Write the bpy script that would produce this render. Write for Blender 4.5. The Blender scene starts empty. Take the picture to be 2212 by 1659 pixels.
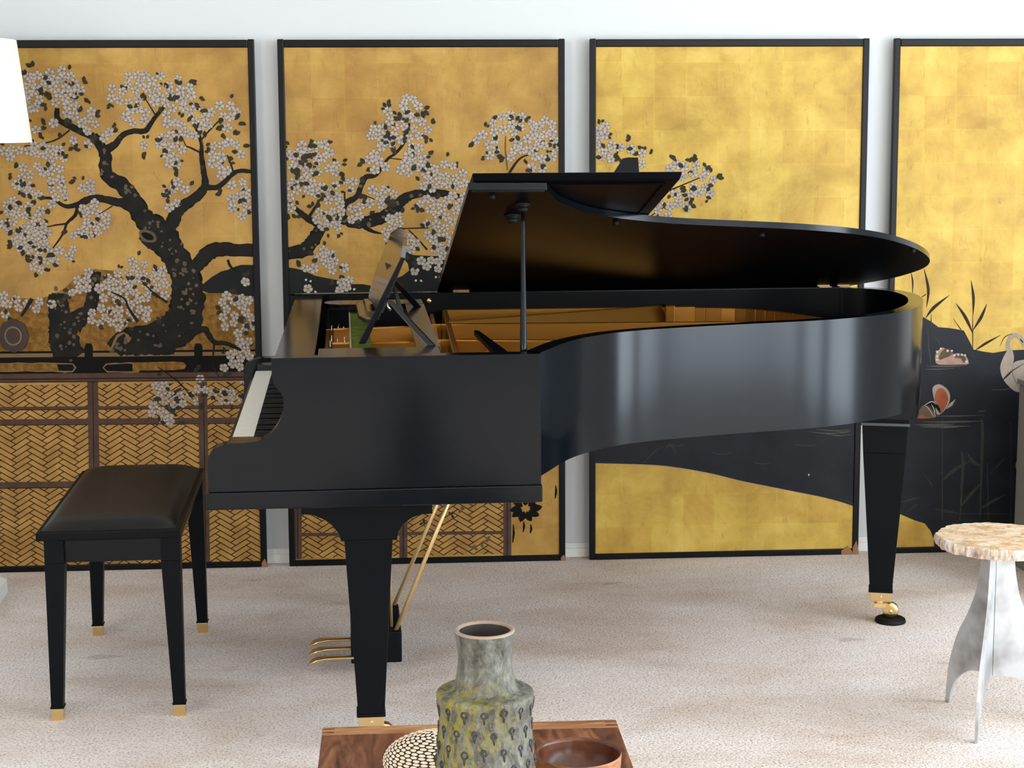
import bpy, math, random
from mathutils import Vector, Matrix
import mathutils.geometry as mg
random.seed(7)
SC=bpy.context.scene; COL=SC.collection
# ---------------------------------------------------------------- camera (solved from the photograph's perspective)
FPX,PITCH,YAW,ROLL,HC=3770.0,.1481,.0951,-.0047,1.4814
CX,CY=1106.0,829.5
F_=Vector((math.sin(YAW)*math.cos(PITCH),math.cos(YAW)*math.cos(PITCH),-math.sin(PITCH)))
R0=Vector((math.cos(YAW),-math.sin(YAW),0)); U0=R0.cross(F_)
R_=R0*math.cos(ROLL)+U0*math.sin(ROLL); U_=U0*math.cos(ROLL)-R0*math.sin(ROLL)
CAM=Vector((0,0,HC))
cd=bpy.data.cameras.new('camera'); cam=bpy.data.objects.new('camera',cd); COL.objects.link(cam)
cd.sensor_fit='HORIZONTAL'; cd.sensor_width=36; cd.lens=FPX/2212*36; cd.clip_start=.05
m=Matrix((R_,U_,-F_)).transposed().to_4x4(); m.translation=CAM; cam.matrix_world=m
SC.camera=cam
def ray(x,y): return R_*(x-CX)+U_*(CY-y)+F_*FPX
def hit(x,y,p,n):
    r=ray(x,y); return CAM+r*((p-CAM).dot(n)/r.dot(n))
def atz(x,y,z): return hit(x,y,Vector((0,0,z)),Vector((0,0,1)))
# ---------------------------------------------------------------- materials
def lin(c): 
    c=[v/255 for v in c]; return tuple((v/12.92 if v<=.04045 else ((v+.055)/1.055)**2.4) for v in c)+(1,)
MATS={}
def mat(name,rgb,rough=.5,metal=0,spec=.5,coat=0,coat_rough=.05,aniso=0):
    m=bpy.data.materials.new(name); m.use_nodes=True; b=m.node_tree.nodes['Principled BSDF']
    b.inputs['Base Color'].default_value=lin(rgb); b.inputs['Roughness'].default_value=rough
    b.inputs['Metallic'].default_value=metal; b.inputs['Specular IOR Level'].default_value=spec
    b.inputs['Coat Weight'].default_value=coat; b.inputs['Coat Roughness'].default_value=coat_rough
    MATS[name]=m; return m
def nodes(m): return m.node_tree.nodes, m.node_tree.links, m.node_tree.nodes['Principled BSDF']
def coords(m,scale=(1,1,1),rot=(0,0,0)):
    n,l,b=nodes(m); t=n.new('ShaderNodeTexCoord'); mp=n.new('ShaderNodeMapping'); l.new(t.outputs['Object'],mp.inputs[0])
    mp.inputs['Scale'].default_value=scale; mp.inputs['Rotation'].default_value=rot; return mp.outputs[0]
def noise(m,vec,scale,detail=4,rough=.55,dist=0):
    n,l,b=nodes(m); t=n.new('ShaderNodeTexNoise'); l.new(vec,t.inputs['Vector'])
    t.inputs['Scale'].default_value=scale; t.inputs['Detail'].default_value=detail; t.inputs['Roughness'].default_value=rough; t.inputs['Distortion'].default_value=dist
    return t.outputs['Fac']
def ramp(m,fac,stops):
    n,l,b=nodes(m); r=n.new('ShaderNodeValToRGB'); l.new(fac,r.inputs[0])
    e=r.color_ramp.elements
    e[0].position=stops[0][0]; e[0].color=lin(stops[0][1]); e[1].position=stops[-1][0]; e[1].color=lin(stops[-1][1])
    for p,c in stops[1:-1]: x=e.new(p); x.color=lin(c)
    return r.outputs[0]
def mixc(m,fac,a,b_,mode='MIX'):
    n,l,b=nodes(m); x=n.new('ShaderNodeMix'); x.data_type='RGBA'; x.blend_type=mode
    if hasattr(fac,'is_output'): l.new(fac,x.inputs[0])
    else: x.inputs[0].default_value=fac
    for i,v in ((6,a),(7,b_)):
        if hasattr(v,'is_output'): l.new(v,x.inputs[i])
        else: x.inputs[i].default_value=lin(v)
    return x.outputs[2]
def bump(m,h,strength=.3,dist=.002):
    n,l,b=nodes(m); x=n.new('ShaderNodeBump'); l.new(h,x.inputs['Height']); x.inputs['Strength'].default_value=strength; x.inputs['Distance'].default_value=dist
    l.new(x.outputs[0],b.inputs['Normal'])
def setc(m,c): n,l,b=nodes(m); l.new(c,b.inputs['Base Color'])

black=mat('satin_black_lacquer',(5,11,17),.17,0,.24)
v=coords(black,(1,1,.08)); bump(black,noise(black,v,9,2),.03,.01)
blackd=mat('black_wood',(5,8,12),.42,0,.12)
framem=mat('screen_frame_lacquer',(9,9,11),.35,0,.2)
blackg=mat('gloss_black',(10,10,12),.12,0,.5)
lidm=mat('lid_underside_lacquer',(4,5,8),.34,0,.03)
tablem=mat('desk_satin_black',(12,12,13),.16,0,.4)
brass=mat('brass',(228,198,142),.28,1)
brassd=mat('brass_rod',(232,200,140),.38,.75)
steel=mat('steel_pin',(205,205,205),.25,1)
ivory=mat('ivory_white_key',(252,248,238),.3); ebony=mat('ebony_key',(6,6,7),.4,0,.15)
gplate=mat('gold_painted_iron',(186,128,50),.3,.72,.5)
v=coords(gplate); bump(gplate,noise(gplate,v,60,4),.08,.003)
sound=mat('spruce_soundboard',(176,118,58),.4)
felt=mat('green_felt',(84,98,32),.95,0,.1)
v=coords(felt); f=noise(felt,v,35,5); setc(felt,ramp(felt,f,[(.3,(66,80,22)),(.7,(104,114,44))])); bump(felt,noise(felt,v,700,2),.4,.002)
rubber=mat('rubber',(12,12,12),.6,0,.2)
leather=mat('black_leather',(14,11,10),.4,0,.28)
v=coords(leather); bump(leather,noise(leather,v,220,4),.12,.002)
white=mat('white_wall_paint',(214,217,217),.7,0,.2)
v=coords(white); bump(white,noise(white,v,120,4),.05,.002)
basebm=mat('white_trim',(234,234,230),.45)
ceilm=mat('white_ceiling_paint',(238,238,236),.8)
shade=mat('lamp_shade_linen',(250,248,236),.8)
nd,lk,b=nodes(shade); b.inputs['Transmission Weight'].default_value=0; 
b.inputs['Emission Color'].default_value=lin((255,250,232)); b.inputs['Emission Strength'].default_value=.12
plinth=mat('white_lamp_plinth',(232,233,228),.5)
cabm=mat('dark_grey_cabinet',(132,128,124),.6)
alu=mat('brushed_aluminium',(205,208,210),.36,.55)
v=coords(alu); f=noise(alu,v,9,3); setc(alu,ramp(alu,f,[(.35,(150,150,148)),(.55,(196,199,202))]))
# carpet
carpet=mat('cream_loop_carpet',(210,200,190),.95,0,.05)
v=coords(carpet); big=noise(carpet,coords(carpet,(1,1.6,1)),1.6,4,.6,.4); fine=noise(carpet,v,150,3,.7); mid=noise(carpet,v,30,3,.6)
c1=ramp(carpet,big,[(.3,(222,204,188)),(.5,(242,231,223)),(.68,(250,243,239))])
c2=ramp(carpet,fine,[(.35,(150,139,131)),(.46,(236,231,228)),(.54,(255,254,253))])
c=mixc(carpet,.75,c1,c2,'MULTIPLY'); c=mixc(carpet,.12,c,ramp(carpet,mid,[(.35,(190,176,166)),(.65,(255,252,250))]),'MULTIPLY')
spots=noise(carpet,coords(carpet,(1,2.2,1)),5.2,3,.5); sm=ramp(carpet,spots,[(.26,(140,104,84)),(.33,(255,255,255))])
c=mixc(carpet,.28,c,sm,'MULTIPLY'); setc(carpet,c); bump(carpet,fine,.7,.006)
# gold leaf
def goldleaf(name,a,b_,c_,rough=.42,metal=.3):
    m=mat(name,b_,rough,metal,.4); n,l,bs=nodes(m); v=coords(m)
    f1=noise(m,v,5,6,.65,.3); col=ramp(m,f1,[(.3,a),(.5,b_),(.7,c_)])
    rr=n.new('ShaderNodeMapping'); l.new(v,rr.inputs[0]); rr.inputs['Rotation'].default_value=(math.pi/2,0,0)
    br=n.new('ShaderNodeTexBrick'); l.new(rr.outputs[0],br.inputs['Vector']); br.offset=0; br.inputs['Scale'].default_value=1
    br.inputs['Brick Width'].default_value=.108; br.inputs['Row Height'].default_value=.112; br.inputs['Mortar Size'].default_value=.0022; br.inputs['Mortar Smooth'].default_value=1
    br.inputs['Color1'].default_value=lin((238,226,210)); br.inputs['Color2'].default_value=lin((255,255,255)); br.inputs['Mortar'].default_value=lin((255,255,230))
    col=mixc(m,.75,col,br.outputs['Color'],'MULTIPLY')
    f2=noise(m,coords(m,(6,6,2)),9,5,.7,1.2); col=mixc(m,.35,col,ramp(m,f2,[(.28,(150,110,60)),(.42,(255,255,255))]),'MULTIPLY')
    fs=noise(m,v,34,3,.7,.5); col=mixc(m,.45,col,ramp(m,fs,[(.24,(90,62,30)),(.3,(255,255,255))]),'MULTIPLY')
    setc(m,col); f3=noise(m,v,4,5,.6); rrp=n.new('ShaderNodeMapRange'); l.new(f3,rrp.inputs[0]); rrp.inputs[3].default_value=rough-.12; rrp.inputs[4].default_value=rough+.16; l.new(rrp.outputs[0],bs.inputs['Roughness'])
    bump(m,f2,.05,.004); return m
gold=goldleaf('gold_leaf',(146,110,50),(172,134,62),(194,158,82),.45,.15)
goldb=goldleaf('gold_leaf_lit',(164,130,52),(192,160,68),(212,182,90),.45,.15)  # same leaf, lighter: light from the right put into the colour
brick=mat('painted_bamboo_gold',(190,150,84),.5,.1,.3); v=coords(brick); setc(brick,ramp(brick,noise(brick,v,16,4),[(.3,(146,106,50)),(.7,(184,142,74))]))
paint={}
def pm(n,c,c2=None,s=30,r=.6):
    c=tuple(v*.82 for v in c); c2=tuple(v*.82 for v in c2) if c2 else None
    m=mat('painted_'+n,c,r,0,.12)
    if c2: setc(m,ramp(m,noise(m,coords(m),s,5,.6),[(.35,c),(.65,c2)]))
    return m
P_under=pm('blossom_underlay',(98,78,66),(124,104,88),60)  # brown underlay that shows between the petals
P_petal=pm('blossom_petal',(188,174,160),(210,196,182),40)
P_tip=pm('blossom_pale_tip',(232,222,204))  # pale paint spots near the petal ends
P_leaf=pm('dark_leaf',(52,48,36),(70,66,50),60)
P_bark=pm('black_bark',(26,26,24),(44,40,34),18)
P_edge=pm('bark_edge',(14,12,11))
P_lich=pm('lichen',(98,84,64),(124,106,84),60)
P_black=pm('black_ground',(30,33,34),(38,40,40),10)
P_line=pm('brown_line',(44,24,12))
P_mauve=pm('mauve_beam',(92,68,56),(106,82,68),20)
P_amber=pm('amber_ground',(128,88,34),(176,130,58),60)
P_strip=pm('tan_strip',(152,122,78))
P_water=pm('dark_water',(36,38,44),(46,49,56),7,.45)
P_water.node_tree.nodes['Principled BSDF'].inputs['Roughness'].default_value=.38
P_reed=pm('grey_green_reed',(58,60,56),(74,76,68),30)
P_reedd=pm('dark_reed',(54,44,36))
P_cream=pm('cream_feather',(176,160,144),(196,180,164),20)
P_orange=pm('orange_feather',(166,84,54),(184,104,72),25)
P_pink=pm('pink_rock',(186,142,122),(200,168,148),40)
P_wave=pm('pale_ripple',(92,92,90),(104,102,96),30)
P_woodw=pm('worn_wood',(178,130,92))
# walnut
def walnut(name,a,b_,c_,sc=(14,2.2,14),rot=0):
    m=mat(name,b_,.42,0,.4); v=coords(m,sc,(0,0,rot)); f=noise(m,v,2.2,6,.6,1.1); f2=noise(m,v,12,3,.6,.2)
    col=ramp(m,f,[(.3,a),(.5,b_),(.68,c_)]); col=mixc(m,.4,col,ramp(m,f2,[(.3,(120,100,90)),(.7,(255,255,255))]),'MULTIPLY'); setc(m,col); return m
wal=walnut('walnut',(74,42,26),(122,76,50),(160,108,74)); wal2=walnut('light_walnut_edge',(134,90,56),(174,124,82),(204,156,108),(2.2,14,14))
bowlw=walnut('turned_teak',(120,74,42),(168,112,68),(198,142,92),(5,5,22)); bowli=walnut('dark_teak_inside',(70,36,22),(98,56,36),(120,72,48),(6,6,6))
bowli.node_tree.nodes['Principled BSDF'].inputs['Roughness'].default_value=.28
# petrified wood
pet=mat('petrified_wood',(220,190,160),.25,0,.5); n,l,b=nodes(pet); v=coords(pet)
dn=n.new('ShaderNodeTexNoise'); l.new(v,dn.inputs['Vector']); dn.inputs['Scale'].default_value=16; dn.inputs['Detail'].default_value=4
va=n.new('ShaderNodeMix'); va.data_type='VECTOR'; va.inputs[0].default_value=.09; l.new(v,va.inputs[4]); l.new(dn.outputs['Color'],va.inputs[5])
st3=n.new('ShaderNodeMapping'); st3.inputs['Scale'].default_value=(1,1.9,1); l.new(va.outputs[1],st3.inputs[0])
vo=n.new('ShaderNodeTexVoronoi'); l.new(st3.outputs[0],vo.inputs['Vector']); vo.inputs['Scale'].default_value=24; sx3=n.new('ShaderNodeSeparateColor'); l.new(vo.outputs['Color'],sx3.inputs[0])
col=ramp(pet,sx3.outputs[0],[(0,(150,82,52)),(.12,(204,150,112)),(.3,(232,214,196)),(.45,(184,160,112)),(.6,(214,176,150)),(.75,(236,224,212)),(.88,(170,140,110)),(1,(224,196,170))])
col=mixc(pet,.5,col,ramp(pet,noise(pet,v,22,6,.7,.6),[(.3,(150,110,84)),(.48,(226,200,174)),(.6,(246,236,226))]))
col=mixc(pet,.6,col,ramp(pet,noise(pet,v,70,4,.7,.3),[(.35,(190,164,146)),(.5,(255,255,255))]),'MULTIPLY')
setc(pet,col)
petb=mat('petrified_bark',(210,195,180),.6); v=coords(petb,(1,1,.3)); setc(petb,ramp(petb,noise(petb,v,60,4,.6),[(.3,(120,98,88)),(.5,(190,170,150)),(.65,(236,228,220))]))
# vase glazes
vg=mat('vase_glaze',(120,118,104),.5,0,.4); v=coords(vg); n,l,b=nodes(vg)
sep=n.new('ShaderNodeSeparateXYZ'); l.new(v,sep.inputs[0])
vs_=coords(vg,(1,1,.55)); base=ramp(vg,noise(vg,vs_,60,6,.7,.15),[(.3,(40,38,33)),(.45,(78,76,67)),(.6,(106,107,100)),(.75,(140,144,142))])
yel=noise(vg,vs_,75,6,.7,.2); ym=ramp(vg,yel,[(.47,(0,0,0)),(.55,(255,255,255))])
hr=n.new('ShaderNodeMapRange'); l.new(sep.outputs[2],hr.inputs[0]); hr.inputs[1].default_value=.275; hr.inputs[2].default_value=.225; hr.inputs[3].default_value=.02; hr.inputs[4].default_value=.85
gx=n.new('ShaderNodeMapRange'); l.new(sep.outputs[0],gx.inputs[0]); gx.inputs[1].default_value=-.06; gx.inputs[2].default_value=.055; gx.inputs[3].default_value=.75; gx.inputs[4].default_value=.12
mm=n.new('ShaderNodeMath'); mm.operation='MULTIPLY'; l.new(ym,mm.inputs[0]); l.new(hr.outputs[0],mm.inputs[1])
m2=n.new('ShaderNodeMath'); m2.operation='MULTIPLY'; l.new(mm.outputs[0],m2.inputs[0]); l.new(gx.outputs[0],m2.inputs[1])
m3=n.new('ShaderNodeMath'); m3.operation='MULTIPLY'; l.new(m2.outputs[0],m3.inputs[0]); m3.inputs[1].default_value=1.35; m3.use_clamp=True
setc(vg,mixc(vg,m3.outputs[0],base,(128,120,34))); bump(vg,noise(vg,vs_,120,5),.8,.006)
vd=mat('vase_inside',(44,38,34),.6); vr=mat('vase_lip',(142,122,106),.5); vmk=mat('vase_stamp_glaze',(42,42,42),.45)
wk=mat('woven_cream_strand',(226,208,182),.5); wkd=mat('woven_dark_gap',(70,50,36),.7)
glassm=mat('window_frame_paint',(230,230,228),.5)
darkw=mat('far_wall_paint',(150,146,140),.8)
# ---------------------------------------------------------------- mesh builder
class MB:
    def __init__(s): s.v=[];s.f=[];s.m=[];s.sm=[];s.mats=[]
    def mi(s,m):
        if m not in s.mats: s.mats.append(m)
        return s.mats.index(m)
    def add(s,vs,fs,m,smooth=False):
        o=len(s.v); k=s.mi(m); s.v+=[Vector(p) for p in vs]
        for f in fs: s.f.append([i+o for i in f]); s.m.append(k); s.sm.append(smooth)
        return s
    def box(s,x0,x1,y0,y1,z0,z1,m):
        return s.hexa([(x0,y0,z0),(x1,y0,z0),(x1,y1,z0),(x0,y1,z0)],[(x0,y0,z1),(x1,y0,z1),(x1,y1,z1),(x0,y1,z1)],m)
    def hexa(s,a,b,m): return s.add(list(a)+list(b),[(3,2,1,0),(4,5,6,7),(0,1,5,4),(1,2,6,5),(2,3,7,6),(3,0,4,7)],m)
    def prism(s,pts,off,m,smooth=False,side=None):
        """planar polygon (list of 3D points) extruded by vector off"""
        off=Vector(off); n=len(pts); P=[Vector(p) for p in pts]
        tr=mg.tessellate_polygon([P]); vs=P+[p+off for p in P]
        s.add(vs,[tuple(t) for t in tr]+[tuple(i+n for i in t[::-1]) for t in tr],m)
        if smooth: s.v+=vs; 
        o=len(s.v)-2*n; k=s.mi(side or m)
        for i in range(n):
            j=(i+1)%n; s.f.append([o+i,o+j,o+n+j,o+n+i]); s.m.append(k); s.sm.append(smooth)
        return s
    def tube(s,pts,rad,m,seg=12,cap=True):
        pts=[Vector(p) for p in pts]; R=rad if isinstance(rad,(list,tuple)) else [rad]*len(pts); vs=[];fs=[]
        for i,p in enumerate(pts):
            t=(pts[min(i+1,len(pts)-1)]-pts[max(i-1,0)]).normalized(); a=t.orthogonal().normalized() if i==0 else (a-t*a.dot(t)).normalized(); b=t.cross(a)
            for k in range(seg): w=2*math.pi*k/seg; vs.append(p+(a*math.cos(w)+b*math.sin(w))*R[i])
        for i in range(len(pts)-1):
            for k in range(seg): j=(k+1)%seg; fs.append((i*seg+k,i*seg+j,(i+1)*seg+j,(i+1)*seg+k))
        if cap: fs.append(tuple(range(seg))[::-1]); fs.append(tuple((len(pts)-1)*seg+k for k in range(seg)))
        return s.add(vs,fs,m,True)
    def lathe(s,c,prof,m,seg=32,cap0=True,cap1=True,axis='Z',sq=None):
        vs=[];fs=[]
        for r,h in prof:
            for k in range(seg):
                w=2*math.pi*k/seg; x,y=r*math.cos(w),r*math.sin(w)
                p=(x,y,h) if axis=='Z' else ((h,x,y) if axis=='X' else (x,h,y)); vs.append(Vector(c)+Vector(p))
        for i in range(len(prof)-1):
            for k in range(seg): j=(k+1)%seg; fs.append((i*seg+k,i*seg+j,(i+1)*seg+j,(i+1)*seg+k))
        if cap0: fs.append(tuple(range(seg))[::-1])
        if cap1: fs.append(tuple((len(prof)-1)*seg+k for k in range(seg)))
        return s.add(vs,fs,m,True)
    def build(s,name,parent=None,bevel=0,auto=True,seg=2):
        org=parent_org(parent) if parent else Vector((0,0,0))
        me=bpy.data.meshes.new(name); me.from_pydata([tuple(p-org) for p in s.v],[],s.f)
        for mt in s.mats: me.materials.append(mt)
        me.polygons.foreach_set('material_index',s.m); me.polygons.foreach_set('use_smooth',s.sm)
        me.validate(); me.update()
        o=bpy.data.objects.new(name,me); COL.objects.link(o)
        if parent: o.parent=parent
        if bevel:
            bv=o.modifiers.new('bevel','BEVEL'); bv.width=bevel; bv.segments=seg; bv.limit_method='ANGLE'; bv.angle_limit=math.radians(40)
        return o
def parent_org(p):
    o=Vector((0,0,0))
    while p: o+=p.location; p=p.parent
    return o
def top(o,label,cat,group=None):
    o['label']=label; o['category']=cat
    if group: o['group']=group
    return o
def empty(name,loc,label,cat,group=None):
    o=bpy.data.objects.new(name,None); o.empty_display_size=.1; o.location=loc; COL.objects.link(o); return top(o,label,cat,group)
def struct(o): o['kind']='structure'; return o
def catmull(P,n=8,closed=False):
    P=[Vector(p) for p in P]; out=[]; N=len(P)
    for i in range(N if closed else N-1):
        if closed: a,b,c,d=P[(i-1)%N],P[i],P[(i+1)%N],P[(i+2)%N]
        else: a,b,c,d=P[max(i-1,0)],P[i],P[i+1],P[min(i+2,N-1)]
        for k in range(n):
            t=k/n; out.append(.5*((2*b)+(c-a)*t+(2*a-5*b+4*c-d)*t*t+(3*b-a-3*c+d)*t**3))
    if not closed: out.append(P[-1])
    return out
def offset2(P,d):
    """offset an open 2D polyline to its left"""
    out=[]
    for i,p in enumerate(P):
        a=P[max(i-1,0)]; b=P[min(i+1,len(P)-1)]; t=(b-a).normalized(); out.append(p+Vector((-t.y,t.x))*d)
    return out
# ---------------------------------------------------------------- room
WS=-.030
def wallY(x): return 5.866+WS*x
XL,XR,YB,ZC=-3.2,4.3,-3.6,2.75
struct(MB().box(XL-.1,XR+.1,YB-.1,6.1,-.06,0,carpet).build('floor'))
struct(MB().box(XL-.1,XR+.1,YB-.1,6.1,ZC,ZC+.08,ceilm).build('ceiling'))
struct(MB().prism([(XL-.1,wallY(XL-.1),0),(XR+.1,wallY(XR+.1),0),(XR+.1,6.2,0),(XL-.1,6.2,0)],(0,0,ZC),white).build('wall_back'))
def wall_open(name,axis,c0,c1,a0,a1,ops):
    """wall slab between c0..c1 along axis, spanning a0..a1, with window openings ops=(a,b,z0,z1)"""
    w=MB()
    def bx(p,q,z0,z1):
        if axis=='X': w.box(c0,c1,p,q,z0,z1,white if name!='wall_front' else darkw)
        else: w.box(p,q,c0,c1,z0,z1,white if name!='wall_front' else darkw)
    cur=a0
    for a,b,z0,z1 in ops: bx(cur,a,0,ZC); bx(a,b,0,z0); bx(a,b,z1,ZC); cur=b
    bx(cur,a1,0,ZC); struct(w.build(name))
RW=(-1.7,3.7,.10,2.45); FW=(2.0,4.0,.8,2.45); LW=(-3.3,.6,.5,2.45)  # LW is an added opening for fill from the left
wall_open('wall_right','X',XR,XR+.1,YB,5.85,[RW]); wall_open('wall_front','Y',YB-.1,YB,XL,XR,[FW]); wall_open('wall_left','X',XL-.1,XL,YB,5.95,[LW])
def wframe(name,axis,c,a,b,z0,z1,n):
    w=MB()
    def bx(p,q,r,s_): 
        if axis=='X': w.box(c-.03,c+.03,p,q,r,s_,glassm)
        else: w.box(p,q,c-.03,c+.03,r,s_,glassm)
    bx(a,b,z0,z0+.06); bx(a,b,z1-.06,z1)
    for i in range(n+1): p=a+(b-a)*i/n; q=.30 if 0<i<n else .08; bx(max(a,p-q/2),min(b,p+q/2),z0,z1)
    struct(w.build(name))
wframe('window_1','X',XR+.05,*RW,5); wframe('window_2','Y',YB-.05,*FW,2); wframe('fill_window_left','X',XL-.05,*LW,3)  # the left frame belongs to the added fill opening
bb=MB()
for z0,z1,d in ((0,.030,.014),(.030,.048,.008)):
    bb.prism([(XL,wallY(XL)-d,z0),(XR,wallY(XR)-d,z0),(XR,wallY(XR),z0),(XL,wallY(XL),z0)],(0,0,z1-z0),basebm)
struct(bb.build('baseboard_back',bevel=.002))
# daylight outside the windows; the left one is added fill
def area(name,loc,rot,sx,sy,e,col):
    l=bpy.data.lights.new(name,'AREA'); l.shape='RECTANGLE'; l.size=sx; l.size_y=sy; l.energy=e; l.color=col
    o=bpy.data.objects.new(name,l); o.location=loc; o.rotation_euler=rot; COL.objects.link(o); return o
area('daylight_right',(XR+.16,(RW[0]+RW[1])/2,(RW[2]+RW[3])/2),(0,math.pi/2,0),RW[3]-RW[2],RW[1]-RW[0],515,(.78,.895,1))
area('daylight_front',((FW[0]+FW[1])/2,YB-.16,(FW[2]+FW[3])/2),(math.pi/2,0,0),FW[1]-FW[0],FW[3]-FW[2],150,(1,.95,.90))
area('fill_left',(XL-.16,(LW[0]+LW[1])/2,(LW[2]+LW[3])/2),(0,-math.pi/2,0),LW[3]-LW[2],LW[1]-LW[0],260,(1,.97,.94))  # added lamp, brightens the left panels and floor
w=bpy.data.worlds.new('world'); SC.world=w; w.use_nodes=True; bg=w.node_tree.nodes['Background']; bg.inputs[0].default_value=(.8,.88,1,1); bg.inputs[1].default_value=1.0
SC.view_settings.view_transform='Standard'; SC.view_settings.look='None'; SC.view_settings.exposure=-.04; SC.view_settings.gamma=1
# ---------------------------------------------------------------- painted screen panels
FY,FS,LEAN,PH,TH=5.7996,-.0277,.010,1.757,.024
UX=Vector((1,FS,0)).normalized(); NN=Vector((-FS*-1,-1,0)).normalized(); NN=Vector((FS,-1,0)).normalized()
LV=(Vector((0,0,1))*math.cos(LEAN)-NN*math.sin(LEAN)).normalized(); PN=UX.cross(LV).normalized()   # toward the room
def clip(poly,u0,u1,v0,v1):
    for ax,val,sg in ((0,u0,1),(0,u1,-1),(1,v0,1),(1,v1,-1)):
        out=[]; n=len(poly)
        for i in range(n):
            a,b=poly[i],poly[(i+1)%n]; da=(a[ax]-val)*sg; db=(b[ax]-val)*sg
            if da>=0: out.append(a)
            if (da>=0)!=(db>=0): t=da/(da-db); out.append((a[0]+(b[0]-a[0])*t,a[1]+(b[1]-a[1])*t))
        poly=out
        if len(poly)<3: return []
    return poly
class Screen:
    def __init__(s,x0,x1,label,gmat):
        s.w=(x1-x0)/UX.x; s.org=Vector((x0,FY+FS*x0,0))
        s.e=empty('painted_screen',s.org,label,'painted screen','gold painted screens leaning in a row on the wall')
        s.mb=MB(); s.fw,s.ft,s.fb=.021,.027,.021; s.rec=.006
        s.u0,s.u1,s.v0,s.v1=s.fw,s.w-s.fw,s.fb,PH-s.ft
        s.quad(0,gmat,[(s.u0,s.v0),(s.u1,s.v0),(s.u1,s.v1),(s.u0,s.v1)])
        s.L=0
    def P(s,u,v,d=0): return s.org+UX*u+LV*v-PN*s.rec+PN*d
    def quad(s,d,m,pts):
        k=len(s.mb.v); pts=clip(pts,s.u0,s.u1,s.v0,s.v1)
        if len(pts)<3: return
        P3=[Vector((a,b,0)) for a,b in pts]
        area=sum(P3[i].x*P3[(i+1)%len(P3)].y-P3[(i+1)%len(P3)].x*P3[i].y for i in range(len(P3)))
        if abs(area)<1e-8: return
        if area<0: pts=pts[::-1]; P3=P3[::-1]
        if len(pts)<=4: fs=[tuple(range(len(pts)))]
        else:
            fs=[]
            for t in mg.tessellate_polygon([P3]):
                a,b,c=[P3[q] for q in t]
                fs.append(tuple(t) if (b-a).cross(c-a).z>0 else tuple(t[::-1]))
        s.mb.add([s.P(a,b,d) for a,b in pts],fs,m)
    def uv(s,x,y):
        p=hit(x,y,s.P(0,0),PN)-s.P(0,0); return (p.dot(UX),p.dot(LV))
    def poly(s,m,pts,T,d=.0004,smooth=0):
        pts=[s.uv(T[0]+a/T[2],T[1]+b/T[2]) for a,b in pts]
        if smooth: pts=[(p.x,p.y) for p in catmull([Vector((a,b)) for a,b in pts],smooth,True)]
        s.L+=1; s.quad(d+s.L*2e-6,m,pts)
    def line(s,m,pts,T,d=.0006,lich=0,edge=None,jit=.12,widths=True,sm=5):
        """tapered stroke; pts = (x,y,width) in crop pixels"""
        C=[]
        for q in pts:
            u=s.uv(T[0]+q[0]/T[2],T[1]+q[1]/T[2]); wd=q[2]/T[2]/655; C.append(Vector((u[0],u[1],wd)))
        C=catmull(C,sm) if len(C)>2 else [C[0],(C[0]+C[1])/2,C[1]]
        for pas,(mm,ex) in enumerate(([(edge,.0022)] if edge else [])+[(m,0)]):
            Lf=[];Rt=[]
            for i,p in enumerate(C):
                a=C[max(i-1,0)]; b=C[min(i+1,len(C)-1)]; t=Vector((b.x-a.x,b.y-a.y)); 
                if t.length<1e-6: continue
                t.normalize(); n_=Vector((-t.y,t.x)); h=p.z/2+ex
                j1=1+random.uniform(-jit,jit); j2=1+random.uniform(-jit,jit)
                Lf.append((p.x+n_.x*h*j1,p.y+n_.y*h*j1)); Rt.append((p.x-n_.x*h*j2,p.y-n_.y*h*j2))
            s.L+=1
            for i in range(len(Lf)-1): s.quad(d+pas*.00012+s.L*2e-6+(i%2)*1e-6,mm,[Rt[i],Rt[i+1],Lf[i+1],Lf[i]])
        if lich:
            for p in C:
                for _ in range(lich):
                    if random.random()<.2:
                        r=random.uniform(.0025,.0075); s.blob(P_lich,p.x+random.uniform(-.4,.4)*p.z,p.y+random.uniform(-.4,.4)*p.z,r,r*random.uniform(.7,1.3),d+.0003)
    def blob(s,m,u,v,rx,ry,d,n=7,rot=0):
        a0=random.random()*6; pts=[]
        for k in range(n):
            w=a0+2*math.pi*k/n; q=random.uniform(.85,1.15); x,y=math.cos(w)*rx*q,math.sin(w)*ry*q
            pts.append((u+x*math.cos(rot)-y*math.sin(rot),v+x*math.sin(rot)+y*math.cos(rot)))
        s.L+=1; s.quad(d+s.L*1e-6*.5,m,pts)
    def leaf(s,u,v,ang,ln,m=None,d=.0013):
        pts=[]
        for t,h in ((0,0),(.2,.22),(.5,.34),(.8,.2),(1,0),(.8,-.2),(.5,-.34),(.2,-.22)):
            pts.append((u+ln*(t*math.cos(ang)-h*math.sin(ang)),v+ln*(t*math.sin(ang)+h*math.cos(ang))))
        s.quad(d+random.random()*4e-4,m or P_leaf,pts)
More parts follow.
